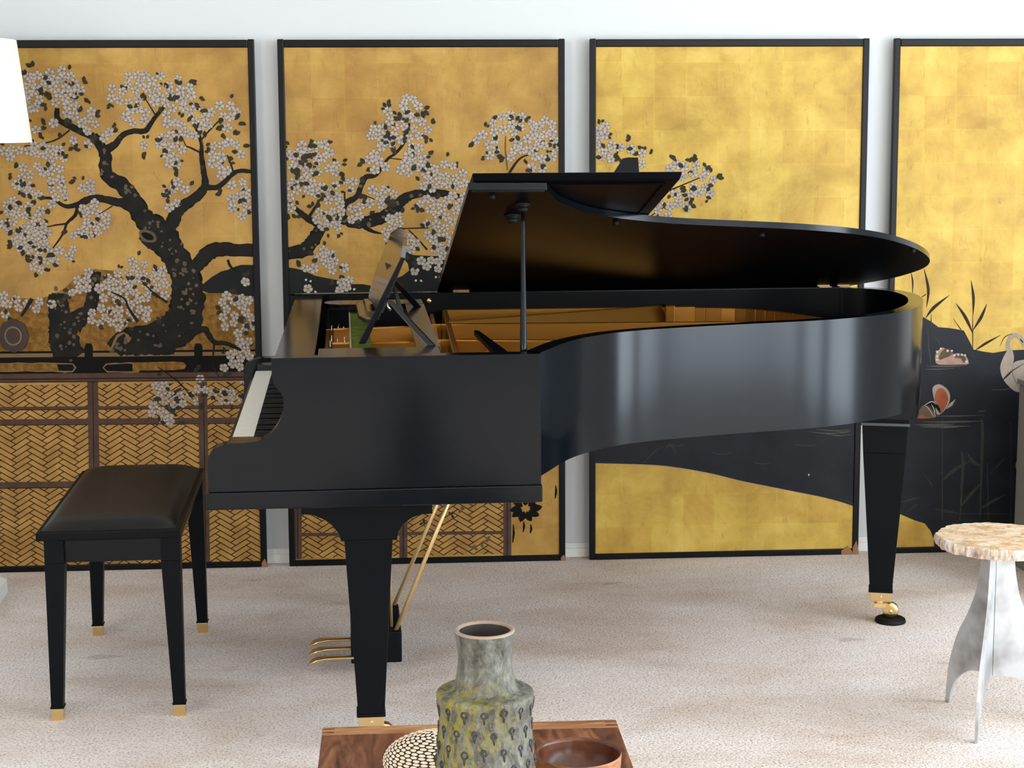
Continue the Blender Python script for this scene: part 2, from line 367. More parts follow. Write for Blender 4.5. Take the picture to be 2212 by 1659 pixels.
    def flower(s,u,v,r,d=None):
        d=(.0009+random.random()*7e-4) if d is None else d; a0=random.random()*6.28; pts=[]
        sx=random.uniform(.82,1.0); ca,sa=math.cos(a0),math.sin(a0)
        def T(x,y): x*=sx; return (u+x*ca-y*sa,v+x*sa+y*ca)
        for k in range(15):
            w=2*math.pi*k/15; q=r*(1.04 if k%3 else .86); pts.append(T(math.cos(w)*q,math.sin(w)*q))
        s.quad(d,P_under,pts)
        for k in range(5):
            w=2*math.pi*(k+.5)/5; c,si=math.cos(w),math.sin(w); p=[]
            for t,h in ((.12,.03),(.45,.30),(.78,.42),(.97,.24),(.97,-.24),(.78,-.42),(.45,-.30),(.12,-.03)):
                p.append(T(r*(t*c-h*si),r*(t*si+h*c)))
            s.quad(d+4e-5,P_petal,p)
            if random.random()<.8:
                p=[T(r*((.72+.15*math.cos(q))*c-.17*math.sin(q)*si),r*((.72+.15*math.cos(q))*si+.17*math.sin(q)*c)) for q in (0,1.26,2.51,3.77,5.03)]
                s.quad(d+7e-5,P_tip,p)
    def blossoms(s,L,T,r=.0165,leaves=3,keep=None):
        pts=[]
        for (x,y,rx,ry) in L:
            c=s.uv(T[0]+x/T[2],T[1]+y/T[2]); a=rx/T[2]/655; b_=ry/T[2]/655
            a=max(a-r*.45,.002); b_=max(b_-r*.45,.002); loc=[]
            for _ in range(420):
                q=math.sqrt(random.random()); w=random.random()*6.283; p=(c[0]+a*q*math.cos(w),c[1]+b_*q*math.sin(w))
                if all((p[0]-o[0])**2+(p[1]-o[1])**2>(r*1.5)**2 for o in pts): pts.append(p); loc.append(p)
            if rx>30:
                a+=r;b_+=r
                for _ in range(leaves):
                    w=random.random()*6.283; k0=random.uniform(.55,1.1); u,v=c[0]+a*k0*math.cos(w),c[1]+b_*k0*math.sin(w)
                    for q in range(random.choice((1,2,2,3))): s.leaf(u+random.uniform(-.006,.006),v+random.uniform(-.006,.006),w+random.uniform(-1.1,1.1),random.uniform(.012,.024))
        for p in pts: s.flower(p[0],p[1],r*random.uniform(.88,1.08))
    def herring(s,x0,y0,x1,y1,T,d=.0003,w=.0163,sq=.62):
        a=s.uv(T[0]+x0/T[2],T[1]+y1/T[2]); b=s.uv(T[0]+x1/T[2],T[1]+y0/T[2]); u0,v0=a; u1,v1=b
        s.quad(d,P_line,[(u0,v0),(u1,v0),(u1,v1),(u0,v1)]); W=w*1.12; c=math.sqrt(.5); g=.085
        def tr(x,y): return ((x-y)*c*W*1.32,(x+y)*c*W*sq*1.32)
        N=int((u1-u0)/W*1.2)+int((v1-v0)/W/sq)+8
        for i in range(-N,N):
            for j in range(-N,N):
                t=(i-j)%6
                if t==0: q=[(i+g,j+g),(i+3-g,j+g),(i+3-g,j+1-g),(i+g,j+1-g)]
                elif t==5: q=[(i+g,j+g),(i+1-g,j+g),(i+1-g,j+3-g),(i+g,j+3-g)]
                else: continue
                p=[tr(*k) for k in q]; p=[(u0+k[0],v0+k[1]) for k in p]
                if max(k[0] for k in p)<u0 or min(k[0] for k in p)>u1 or max(k[1] for k in p)<v0 or min(k[1] for k in p)>v1: continue
                p=clip(p,u0,u1,v0,v1)
                if len(p)>2: s.quad(d+5e-5,brick,p)
    def rect(s,m,x0,y0,x1,y1,T,d,dy=0): s.poly(m,[(x0,y1),(x1,y1+dy),(x1,y0+dy),(x0,y0)],T,d)
    def finish(s,corners):
        s.mb.build('painting',s.e)
        f=MB(); W,fw,ft,fb=s.w,s.fw,s.ft,s.fb
        def bar(a,b,c,d_,m=framem,dep=0,fr=0):
            pts=[s.org+UX*a+LV*c+PN*fr,s.org+UX*b+LV*c+PN*fr,s.org+UX*b+LV*c-PN*(TH-.003),s.org+UX*a+LV*c-PN*(TH-.003)]
            f.hexa(pts,[p+LV*(d_-c) for p in pts],m)
        bar(0,fw,0,PH);bar(W-fw,W,0,PH);bar(fw,W-fw,PH-ft,PH-.002);bar(fw,W-fw,.0,fb)
        f.build('frame',s.e,bevel=.003)
        bk=MB(); pts=[s.P(.005,.005,-.004),s.P(W-.005,.005,-.004),s.P(W-.005,PH-.005,-.004),s.P(.005,PH-.005,-.004)]
        bk.prism(pts,-PN*.010,blackd); bk.build('backing_board',s.e)
        for (a,b,c,d_) in corners:
            k=MB(); o=.0012
            pts=[s.org+UX*a+LV*c+PN*o,s.org+UX*b+LV*c+PN*o,s.org+UX*b+LV*d_*.35+PN*o,s.org+UX*(a+.6*(b-a))+LV*d_+PN*o,s.org+UX*a+LV*d_*.5+PN*o]
            k.prism(pts,-PN*.004,P_woodw); q=k.build('worn_corner',s.e); q['label']='bare wood where the black lacquer is chipped off the corner'
A=(0,60,3.456); B=(0,480,3.456); D=(560,60,3.253); E=(580,480,3.456); G=(1240,60,3.3515); H8=(1850,540,2.370); C3=(0,900,3.456); K2=(560,1040,3.253); G2=(1240,900,3.3515); Q=(0,640,6.9125); R2=(1960,560,4.147)
X1=-1.2225
# ======== panel 1
s=Screen(X1,-.2819,'gold screen painted with a gnarled blossoming tree above a herringbone fence, leftmost, behind the bench','')if False else None
s1=Screen(X1,-.2819,'gold screen with gnarled cherry tree over herringbone fence, behind the piano bench',gold)
s=s1
s.poly(P_amber,[(-300,590),(0,575),(150,565),(260,575),(380,550),(470,500),(560,420),(700,350),(880,365),(940,440),(1060,540),(1200,520),(1320,560),(1320,975),(-300,975)],B,.0002)
s.poly(P_amber,[(1480,525),(1930,545),(1930,950),(1300,965)],B,.0002)
# lattice fence
s.herring(-300,1190,1990,2640,B)
for y0,y1 in ((1375,1402),(1468,1515)): s.rect(P_mauve,-300,y0+6,1990,y1+6,B,.0008,-18); s.rect(P_line,-300,y1+1,1990,y1+6,B,.001,-18)
s.rect(P_mauve,-300,1945,1990,1990,B,.0008,-30); s.rect(P_line,-300,1988,1990,1994,B,.001,-30)
for x0,x1 in ((-160,-95),(652,732),(1478,1545)):
    s.poly(P_mauve,[(x0,1190),(x1,1190),(x1+25,2640),(x0+25,2640)],B,.0011); s.poly(P_line,[(x0+38,1190),(x0+43,1190),(x0+64,2640),(x0+58,2640)],B,.0013)
s.rect(P_mauve,-300,1136,1990,1196,B,.0014,-22); s.rect(P_line,-300,1172,1990,1180,B,.0015,-22); s.rect(P_line,-300,1196,1990,1202,B,.0015,-22)
# black rail, strip, cartouche board
s.rect(P_edge,-300,968,1990,984,B,.0006,-20); s.rect(P_strip,-300,984,1990,1015,B,.0005,-20); s.rect(P_edge,-300,1013,1990,1140,B,.0007,-20)
s.poly(P_strip,[(-300,1050),(60,1052),(140,1046),(230,1052),(300,1046),(420,1050),(480,1052),(545,1054),(572,1085),(545,1120),(470,1122),(380,1114),(280,1118),(200,1112),(100,1118),(-300,1116)],B,.0009)
s.poly(P_amber,[(-300,1056),(200,1056),(420,1056),(450,1085),(425,1108),(-300,1110)],B,.001)
s.poly(P_edge,[(425,1060),(540,1062),(556,1085),(540,1110),(440,1108)],B,.001)
s.poly(P_strip,[(765,1085),(790,1056),(860,1048),(900,1052),(960,1044),(1040,1050),(1040,1122),(960,1126),(880,1120),(800,1122)],B,.0009)
s.poly(P_edge,[(775,1085),(800,1064),(960,1054),(1000,1060),(1000,1112),(900,1114),(800,1110)],B,.001)
s.poly(P_amber,[(990,1048),(1300,1040),(1370,1046),(1392,1070),(1375,1096),(1300,1104),(990,1108)],B,.001)
for x in (632,1450): s.poly(P_edge,[(x,1140),(x,930),(x+12,905),(x+48,905),(x+62,930),(x+62,1140)],B,.0011)
# rocks and trunks
s.poly(P_black,[(1480,500),(1530,450),(1580,410),(1650,368),(1700,355),(1760,330),(1800,318),(1990,320),(1990,560),(1840,550),(1700,530),(1560,530)],B,.0004)
s.line(P_bark,[(720,365,60),(705,460,75),(690,560,85),(670,650,95),(600,710,120),(540,760,150)],B,.0005,3,P_edge)
s.line(P_bark,[(440,530,90),(440,620,140),(450,700,160),(470,790,190),(480,880,220),(500,970,210),(540,1030,240)],B,.0005,4,P_edge)
s.line(P_bark,[(360,560,40),(410,575,60),(450,600,60)],B,.0005,1,P_edge)
T1=[(1200,1540,150),(1160,1480,150),(1080,1430,140),(1010,1320,128),(960,1230,112),(900,1165,100),(810,1115,86),(785,1050,82),(790,960,80),(740,860,66),(700,800,46)]
s.line(P_bark,T1,A,.0006,4,P_edge)
s.line(P_bark,[(1190,60,220),(1240,150,205),(1310,260,190),(1370,380,205),(1400,500,225),(1400,620,235),(1370,730,250),(1270,830,260),(1130,880,220),(1000,890,200),(900,910,170),(850,955,120)],B,.00065,6,P_edge)
s.line(P_bark,[(1280,900,170),(1150,930,120),(1000,950,60)],B,.0006,3)
s.line(P_bark,[(1240,1500,90),(1290,1450,92),(1320,1380,76),(1400,1310,70),(1480,1250,60),(1530,1180,46),(1522,1080,34),(1505,960,26),(1502,860,16),(1470,760,12),(1445,690,9)],A,.0006,2,P_edge)
s.line(P_bark,[(1505,835,12),(1570,760,12),(1640,690,9)],A,.0006); s.line(P_bark,[(1530,1190,34),(1630,1185,28),(1740,1090,22),(1800,1068,20),(1900,1078,20)],A,.0006,1,P_edge)
s.line(P_bark,[(1745,1080,14),(1720,1010,12),(1695,950,10)],A); s.line(P_bark,[(1280,892,8),(1390,885,12),(1500,935,14)],A); s.line(P_bark,[(1390,885,8),(1350,800,6)],A)
s.line(P_bark,[(428,600,22),(432,680,32),(500,722,36),(570,755,42),(650,800,30),(705,805,40)],A,.0006,1,P_edge)
s.line(P_bark,[(520,765,12),(430,830,12),(340,860,10),(180,885,8)],A); s.line(P_bark,[(270,455,8),(320,490,10),(390,525,12)],A)
s.line(P_bark,[(790,910,60),(860,868,38),(920,800,30),(1000,770,32),(1085,768,28),(1150,680,20),(1245,565,14)],A,.0006,2,P_edge); s.line(P_bark,[(1070,505,6),(1160,650,10)],A)
s.line(P_bark,[(1015,1345,90),(920,1312,60),(820,1290,46),(720,1274,46),(640,1290,40),(580,1320,30),(490,1333,20),(390,1275,12),(290,1272,8)],A,.0006,2,P_edge)
s.line(P_bark,[(590,1315,34),(560,1400,26),(500,1460,20),(470,1540,15),(395,1645,10)],A); s.line(P_bark,[(500,1462,14),(420,1472,12),(330,1482,8),(215,1420,6)],A); s.line(P_bark,[(840,1330,8),(740,1392,6)],A)
s.line(P_bark,[(1085,80,110),(1130,130,130),(1200,170,110)],B,.0007,1,P_edge)
s.poly(P_lich,[(1040,70),(1080,55),(1150,80),(1170,130),(1140,150),(1060,140)],B,.0012,3); s.poly(P_edge,[(1055,85),(1090,75),(1140,100),(1145,130),(1090,128)],B,.0013,3)
s.poly(P_strip,[(850,880),(870,840),(920,820),(960,840),(975,880),(960,900),(930,830),(880,860),(850,930),(815,970)],B,.0012)
s.line(P_bark,[(1450,350,80),(1500,290,95),(1560,230,100),(1650,200,96),(1750,208,90),(1990,212,95)],B,.00063,3,P_edge)
s.line(P_bark,[(1700,280,20),(1730,340,18),(1820,390,8)],B); s.line(P_bark,[(1380,880,70),(1450,820,50),(1530,800,36),(1570,860,30),(1610,900,24),(1690,905,20),(1800,955,10)],B,.0006,1,P_edge); s.line(P_bark,[(1600,900,18),(1590,1010,14)],B)
s.line(P_bark,[(830,520,8),(930,570,14),(960,640,18),(1030,745,26)],B,.0018); s.line(P_bark,[(1060,440,8),(1140,520,12),(1250,600,18)],B,.0018); s.line(P_bark,[(240,570,30),(205,630,26),(160,700,20)],B,.0018)
s.line(P_bark,[(1180,1080,6),(1330,1190,10),(1420,1290,8)],B,.0018); s.line(P_bark,[(1590,1080,12),(1640,1160,8)],B,.0018); s.line(P_bark,[(1690,1190,8),(1820,1290,5)],B,.0018); s.line(P_bark,[(1260,1320,4),(1320,1270,10)],B,.0018)
s.blossoms([(250,400,110,90),(430,350,90,60),(500,440,120,100),(240,560,80,90),(430,540,60,40),(540,520,70,50),(530,620,70,60),(650,690,100,100),(556,850,50,45),(630,870,45,40),(400,735,42,48),(270,750,50,50),(800,800,55,42)],A,leaves=3)
s.blossoms([(870,490,80,80),(1050,400,120,90),(1000,560,80,80),(1020,660,100,80),(1180,440,120,110),(1300,450,100,90),(1390,500,70,80),(1200,530,80,60),(1340,590,100,60),(1430,590,60,60),(1280,680,80,60),(1340,750,80,60),(1230,830,80,80),(1290,920,90,80),(1300,1000,60,60),(1410,800,60,50),(1530,680,90,80),(1620,600,60,50),(1720,640,80,80),(1700,730,50,40),(1650,870,80,60),(1730,860,80,60),(1800,950,50,50),(1620,980,70,70),(1660,1080,60,60),(1085,860,45,50),(1245,1215,45,48),(1350,1190,80,60),(1290,1320,55,45),(1780,1200,70,80),(1750,1300,80,70),(1830,1300,60,80),(1800,1380,60,50)],A,leaves=2)
s.blossoms([(120,930,120,60),(300,910,120,60),(430,940,80,80),(370,1030,130,80),(200,1090,90,70),(420,1110,90,60),(170,1170,80,80),(240,1230,110,60),(430,1240,80,70),(400,1310,60,50),(130,1350,110,80),(250,1380,90,80),(80,1450,80,90),(230,1470,120,70),(230,1560,130,90),(640,1190,85,60),(680,1360,80,80),(720,1440,110,80),(690,1520,65,48),(570,1530,55,48)],A,leaves=2)
s.blossoms([(190,130,110,90),(330,90,90,60),(170,200,70,60),(320,230,90,80),(300,330,70,60),(380,270,60,60),(490,230,90,70)],B,leaves=3)
s.blossoms([(60,580,90,60),(150,620,90,50),(30,650,60,60),(-80,620,90,70),(290,620,60,50),(370,610,45,38),(610,450,90,70),(640,390,50,40),(560,530,50,50),(830,430,100,80),(880,520,100,90),(780,520,80,80),(950,500,60,70),(860,640,140,90),(1020,560,110,60),(720,700,90,80),(850,740,120,70),(960,700,70,60),(1075,690,75,68),(1050,310,100,60),(1010,380,80,80),(1130,360,60,60),(1200,420,75,90),(1235,500,50,80),(1110,480,60,60)],B,leaves=1)
s.blossoms([(1680,590,90,60),(1790,590,90,60),(1750,660,120,60),(1700,740,80,60),(1850,690,60,60),(1780,800,80,80),(1860,760,50,70),(1830,890,60,60),(1750,990,90,60),(1860,980,60,50),(1780,1050,60,50),(1840,445,38,40)],B,leaves=1)
s.blossoms([(1280,1160,50,50),(1490,1150,40,45),(1180,1230,80,60),(1240,1290,100,60),(1330,1330,70,60),(1440,1320,70,60),(1180,1400,90,60),(1270,1390,70,60),(1130,1440,50,50),(1240,1470,80,50),(1480,1250,70,50),(1570,1270,80,50),(1680,1300,80,60),(1780,1310,60,50),(1810,1160,30,40),(1680,1080,50,30)],B,leaves=2)
s.finish([(s.w-.018,s.w,-.001,.030)])
# round petal-shaped finger pull of panel 1
def pull(s,px,py,rx,ry,name,m1,m2,lobes,label):
    c=s.uv(px,py); k=MB(); n=48
    def ring(f,d,mm,lb):
        pts=[]
        for i in range(n):
            w=2*math.pi*i/n; q=f*(1+.07*abs(math.cos(lb*w/2)) if lb else f/f*f) if False else f*(1+(.07*abs(math.cos(lb*w/2)) if lb else 0))
            pts.append(s.P(c[0]+rx*q*math.cos(w),c[1]+ry*q*math.sin(w),d))
        return pts
    a=ring(1,.0085,m1,lobes); k.prism(a,-PN*.006,m1)
    b=ring(.62,.0115,m1,0); k.prism(b,-PN*.004,m2); d=ring(.5,.0128,m1,0); k.prism(d,-PN*.003,m1)
    o=k.build(name,s.e,bevel=.0015); o['label']=label
pull_d=mat('aged_bronze_pull',(52,42,38),.4,.6); pull_g=mat('aged_bronze_rim',(104,88,62),.4,.6)
pull(s1,30,725,.046,.052,'finger_pull',pull_d,pull_g,8,'dark petal-edged metal pull with an oval centre')
# ======== panel 2
s=Screen(-.2072,.7324,'gold screen with a blossoming cherry branch, partly behind the raised piano lid',gold); s2=s
s.poly(P_black,[(100,330),(200,345),(260,360),(350,400),(450,420),(560,440),(620,462),(700,462),(790,478),(900,440),(1000,400),(1050,360),(1040,310),(1000,260),(985,200),(1080,245),(1180,250),(1450,260),(1850,300),(2200,300),(2200,1500),(100,900)],E,.0003)
s.herring(235,-60,1720,540,K2); 
for y0,y1 in ((355,378),): s.rect(P_mauve,235,y0+8,1720,y1+8,K2,.0008,-16)
for x0 in (243,985,1715): s.rect(P_mauve,x0,-60,x0+56,545,K2,.001); s.rect(P_line,x0+24,-60,x0+30,545,K2,.0011)
# black flowering plant at lower right
c=s.uv(K2[0]+1872/K2[2],K2[1]+190/K2[2])
for ang,ln in ((.05,.050),(.75,.040),(-.62,.046),(-1.25,.044),(-1.95,.046),(-2.6,.048),(3.2,.046),(2.5,.040),(1.6,.040)):
    s.leaf(c[0]+.013*math.cos(ang),c[1]+.010*math.sin(ang),ang,ln*.85,P_edge,.0013); s.leaf(c[0]+.030*math.cos(ang),c[1]+.024*math.sin(ang),ang+.12,ln*.55,P_edge,.0018)
for x,y0,y1 in ((1785,300,430),(1858,280,355),(1908,300,365),(2083,25,120)): s.line(P_edge,[(x,y0,4),(x+3,(y0+y1)/2,16),(x-4,y1,6)],K2,.0012)
for x,y in ((1560,440),(1600,400),(1510,470),(1350,235),(1150,290),(1420,200)):
    c=s.uv(K2[0]+x/K2[2],K2[1]+y/K2[2])
    for q in range(3): s.leaf(c[0],c[1],random.uniform(0,6.28),.014,P_lich if x>1400 else P_leaf)
s.line(P_bark,[(120,1590,84),(290,1572,85),(350,1530,90),(400,1460,80),(440,1400,64)],D,.0006,3,P_edge)
s.line(P_bark,[(430,1390,45),(340,1340,35),(280,1290,25),(215,1225,10)],D,.0006,0,P_edge); s.line(P_bark,[(350,1330,22),(400,1250,18),(445,1185,10)],D)
s.line(P_bark,[(520,1335,40),(600,1350,60),(680,1372,70),(780,1360,80),(880,1322,76),(950,1270,70),(1010,1210,64),(1080,1172,52),(1200,1162,46),(1330,1170,40),(1450,1205,36)],D,.0006,3,P_edge)
s.line(P_bark,[(590,1340,36),(600,1240,34),(680,1190,30),(718,1110,26),(750,1050,28),(825,1028,20),(900,925,10),(960,880,10),(1020,800,12),(1055,670,7)],D,.0006,1,P_edge)
s.line(P_bark,[(965,885,8),(940,790,6)],D); s.line(P_bark,[(895,915,6),(1000,925,8)],D); s.line(P_bark,[(740,1400,34),(800,1432,22),(860,1446,10)],D); s.line(P_bark,[(700,1160,8),(810,1205,7)],D); s.line(P_bark,[(600,1150,12),(600,1230,12)],D)
s.line(P_bark,[(1750,1030,20),(1830,920,14),(1910,890,8)],D); s.line(P_lich,[(1745,1000,10),(1730,860,10),(1732,760,8)],D)
s.line(P_bark,[(980,1412,8),(1190,1405,8)],D); s.line(P_bark,[(1050,1420,8),(1110,1480,9),(1180,1560,14)],D)
s.line(P_bark,[(940,1470,60),(1000,1420,50),(960,1500,50)],D,.0005)
s.blossoms([(300,850,70,70),(430,830,45,45),(250,900,60,70),(440,900,80,70),(500,970,80,70),(260,970,70,50),(380,990,70,60),(350,1060,80,60),(400,1130,80,60),(240,1110,60,70),(230,1180,50,60),(230,1260,40,60),(580,1080,80,60),(640,1110,60,70),(500,1180,80,60),(540,1260,80,60),(450,1330,80,80),(530,1380,60,60),(680,1300,80,70),(830,1150,90,60),(830,1230,90,60),(940,1160,50,40),(820,950,90,80),(1050,540,90,70),(915,590,35,35),(1050,610,80,50),(960,680,80,70),(1000,700,70,60),(1150,700,80,80),(940,770,80,60),(830,750,70,70),(880,830,60,50),(1080,770,50,40)],D,leaves=3)
s.blossoms([(1080,880,80,70),(1050,980,110,70),(1120,930,70,60),(1200,1010,90,60),(1340,970,60,50),(1290,1060,130,60),(1400,1060,70,70),(1210,1100,80,50),(1210,1240,120,60),(1330,1270,110,80),(1260,1350,120,80),(1340,1430,80,80),(1200,1450,80,60),(1060,1520,60,60),(1270,1560,90,70),(1300,1500,60,60),(950,1360,80,60),(900,1460,48,48),(460,1610,90,50),(1700,680,110,80),(1730,620,80,50),(1820,620,60,50),(1800,700,60,60),(1590,780,90,70),(1640,840,50,50),(1640,905,42,42),(1830,850,90,60),(1780,880,60,50),(1990,700,100,80),(1950,800,90,80),(2050,750,60,60),(2000,900,80,60),(2080,900,40,60),(1960,970,90,50),(1400,1180,60,50)],D,leaves=2)
s.blossoms([(300,340,70,60),(430,290,90,60),(470,330,60,60),(550,340,46,46),(570,420,60,50),(300,500,38,38),(540,490,70,40),(1100,350,40,50),(1160,300,70,50),(1240,320,70,60),(1290,220,60,60),(1130,280,40,40),(400,230,60,40)],E,leaves=1)
for x,y in ((280,430),(315,440),(640,500),(1250,410),(1280,412),(1100,435),(1140,437),(350,520)): c=s.uv(E[0]+x/E[2],E[1]+y/E[2]); s.blob(P_tip,c[0],c[1],.004,.004,.0016)
s.finish([(s.w-.016,s.w,-.001,.022)])
# ======== panel 3
s=Screen(.815,1.7509,'mostly plain gold screen with few blossoms and curving dark water, behind the piano curve',goldb); s3=s
s.poly(P_water,[(-60,-500),(135,-480),(500,-450),(1000,-500),(1500,-600),(2100,-620),(2100,672),(2035,655),(1950,625),(1800,585),(1600,545),(1400,505),(1200,465),(1000,415),(800,378),(620,355),(400,345),(-60,335)],G2,.0003)
s.line(P_pink,[(-60,333,3),(400,344,4),(620,354,4),(800,377,4),(1000,414,4),(1200,464,4),(1400,504,4),(1600,544,4),(1800,584,4),(1950,624,4),(2060,664,4)],G2,.0005,jit=0)
for x,y,ln in ((1700,110,300),(1750,90,250),(1820,125,200),(1880,100,120),(1600,200,160),(1000,260,140),(1300,330,120),(700,200,100)): s.line(P_wave,[(x,y,2),(x+ln/2,y+12,7 if y<130 else 3),(x+ln,y+2,2)],G2,.0005)
c=s.uv(1240+1700/3.3515,900+422/3.3515); s.blob(P_tip,c[0],c[1],.003,.004,.0006)
s.line(P_reed,[(660,230,14),(700,205,16),(740,270,6)],G2,.0005); s.line(P_reed,[(500,340,6),(600,240,12),(660,215,6)],G2,.0005)
s.line(P_reed,[(1880,590,4),(1950,600,10),(2030,640,6)],G2,.0005)
s.poly(P_black,[(280,1060),(345,960),(352,945),(400,938),(463,940),(472,1060)],G,.0017)
s.line(P_bark,[(590,1205,18),(680,1182,14),(780,1140,10),(905,1088,8)],G); s.line(P_bark,[(708,1160,7),(742,1065,7)],G); s.line(P_bark,[(520,1385,9),(650,1300,7)],G); s.line(P_bark,[(330,860,14),(300,940,14)],G)
s.blossoms([(200,740,60,60),(180,830,50,60),(250,870,60,60),(240,930,60,50),(340,880,50,50),(410,860,50,50),(490,900,60,60),(500,960,50,60),(480,1010,30,40),(740,1000,80,50),(790,1080,50,50),(880,1020,60,60),(940,1070,60,60),(1000,1100,50,50),(870,1180,50,50),(960,1190,70,60),(770,1200,60,50),(740,1270,80,50),(800,1300,50,40),(600,1290,60,50),(650,1350,60,40)],G,leaves=2)
s.finish([(s.w-.060,s.w-.021,-.001,.030),(s.w-.020,s.w,-.001,.05)])
# ======== panel 4
s=Screen(1.8355,2.774,'gold screen with dark pond, swan, ducks and reeds, rightmost behind the piano tail',goldb); s4=s
s.poly(P_water,[(120,200),(345,345),(380,365),(420,395),(480,400),(550,412),(575,460),(600,510),(650,520),(700,527),(770,515),(860,510),(1100,540),(1700,500),(1700,1700),(400,1700),(400,1535),(395,1480),(380,1440),(350,1400),(300,1385),(230,1355),(100,1300)],H8,.0003)
for q in ([(150,90,4),(188,270,26),(172,430,3)],[(33,120,3),(48,200,14),(45,310,3)],[(100,360,3),(165,315,10)],[(165,525,4),(240,430,30),(380,320,3)],[(435,395,4),(520,520,30),(585,660,8)],[(570,190,3),(592,340,26),(588,500,5)],[(585,640,4),(660,520,30),(712,400,3)],[(610,815,6),(700,755,24),(835,680,3)],[(585,500,4),(586,650,8),(585,810,6)],[(215,490,3),(213,560,8)],[(410,530,2),(480,630,10)]): s.line(P_reedd,q,R2,.0008,jit=.03)
for q in ([(790,880,4),(790,1640,6)],[(440,865,5),(440,1380,6)],[(640,865,12),(645,950,16),(632,1380,6)],[(535,1030,4),(545,1090,16),(530,1380,5)],[(440,1180,8),(510,1120,18),(590,1075,4)],[(568,1040,4),(600,1085,18),(645,1110,6)],[(535,1310,6),(590,1245,20),(635,1195,6)],[(640,1320,8),(700,1285,16),(765,1250,5)],[(400,1325,4),(470,1338,14),(535,1350,4)],[(230,1290,3),(290,1275,12),(330,1270,3)],[(350,1150,4),(390,1210,8)],[(680,1150,5),(760,1065,6)],[(250,1350,3),(310,1300,8)],[(430,1340,4),(560,1350,4),(780,1350,4)],[(365,380,3),(370,500,9),(385,590,4)],[(400,440,4),(430,480,8)],[(670,1090,4),(675,1380,5)]):
    s.line(P_reed,q,H8,.0006,jit=.05)
for x,y,ln,w_ in ((330,905,250,14),(340,880,300,10),(360,850,290,6),(300,895,200,12),(360,595,200,9),(350,610,150,5),(620,825,40,5),(690,715,100,4)): s.line(P_wave,[(x,y,2),(x+ln/2,y,w_),(x+ln,y-4,2)],H8,.0006)
s.poly(P_pink,[(255,930),(252,850),(300,795),(340,800),(350,830),(300,880),(400,855),(450,840),(520,860),(550,935),(480,942),(320,945)],R2,.0009,2); s.poly(P_lich,[(280,870),(330,800),(390,815),(410,850),(320,890),(290,900)],R2,.001,2); s.poly(P_lich,[(420,880),(450,845),(500,850),(525,900),(500,930),(480,890)],R2,.001,2)
for x,y in ((300,800),(265,828),(360,820),(398,820),(420,860),(455,855),(488,855),(515,860),(268,870),(265,900),(530,915)): c=s.uv(R2[0]+x/R2[2],R2[1]+y/R2[2]); s.blob(P_tip,c[0],c[1],.0042,.0042,.0014)
s.poly(P_cream,[(235,1240),(225,1180),(232,1140),(280,1118),(330,1140),(375,1190),(380,1260),(350,1330),(300,1385),(262,1390),(250,1320)],R2,.0009,2)
s.poly(P_orange,[(250,1210),(270,1165),(310,1155),(350,1195),(366,1260),(340,1325),(305,1375),(290,1340),(270,1290),(240,1262)],R2,.0011,2)
s.poly(P_edge,[(170,1305),(215,1270),(262,1290),(292,1340),(296,1385),(262,1340),(230,1315)],R2,.0012,2)
s.poly(P_lich,[(90,1420),(110,1340),(150,1305),(200,1325),(240,1370),(255,1415),(180,1425)],R2,.0009,2); s.poly(P_orange,[(90,1425),(110,1395),(200,1415),(180,1425)],R2,.001)
for q in ([(215,1300,3),(240,1350,7),(248,1412,3)],[(160,1310,3),(200,1350,6),(235,1410,3)],[(150,1310,3),(215,1275,8),(260,1300,3)]): s.line(P_tip,q,R2,.0013,jit=0)
s.poly(P_cream,[(345,1345),(380,1290),(435,1250),(400,1310)],R2,.001); s.line(P_reed,[(345,1350,4),(400,1320,10),(438,1270,3)],R2,.0008)
# swan
s.poly(P_cream,[(885,830),(835,940),(835,1010),(860,1080),(910,1140),(960,1180),(1010,1190),(1180,1200),(1300,1120),(1320,1000),(1200,900),(1045,900),(960,920),(940,960),(955,880),(930,800)],R2,.0009,3)
s.line(P_cream,[(905,900,66),(915,840,50),(900,760,40),(925,700,40),(970,680,42),(1010,700,44),(1030,740,34),(1042,790,8)],R2,.001,jit=0)
s.line(P_reedd,[(850,1085,6),(900,1035,20),(945,995,10),(1050,930,4)],R2,.0014,jit=0); s.line(P_lich,[(940,960,3),(945,1040,6),(1000,1150,3)],R2,.0014); s.line(P_edge,[(1010,715,10),(1035,745,10)],R2,.0014); s.line(P_lich,[(830,780,3),(870,700,10),(940,665,6)],R2,.0008)
s.finish([(.0,.021,-.001,.03)])
pull_b=mat('bright_brass_pull',(206,168,100),.35,.7)
pull(s4,2203,1005,.0165,.022,'finger_pull',pull_b,pull_b,0,'small round brass finger pull')
# ---------------------------------------------------------------- grand piano
YN,YF,ZT=3.892,5.385,.966
ZR=.680
piano=empty('grand_piano',(.6,4.64,0),'black satin grand piano with its lid propped half open and gold iron frame inside','grand piano')
PX=piano
armp=[(-.315,.665),(-.315,.732),(-.311,.750),(-.300,.763),(-.282,.771),(-.261,.775),(-.22,.777),(-.189,.784),(-.162,.808),(-.146,.842),(-.143,.872),(-.150,.890),(-.162,.904),(-.168,.920),(-.168,ZT)]
def arm(x1,y,t,name,label=None):
    pr=[(p.x,p.y) for p in catmull([Vector(a) for a in armp[1:-2]],4)]
    pts=[(-.315,.665)]+pr+[(-.168,.925),(-.168,ZT),(x1,ZT),(x1,.665)]
    o=MB().prism([(a,y,b) for a,b in pts],(0,t,0),black).build(name,PX,bevel=.0055,seg=4)
    if label: o['label']=label
    return o
arm(.437,YN,.045,'cheek_panel'); arm(-.05,YF-.045,.045,'cheek_panel')
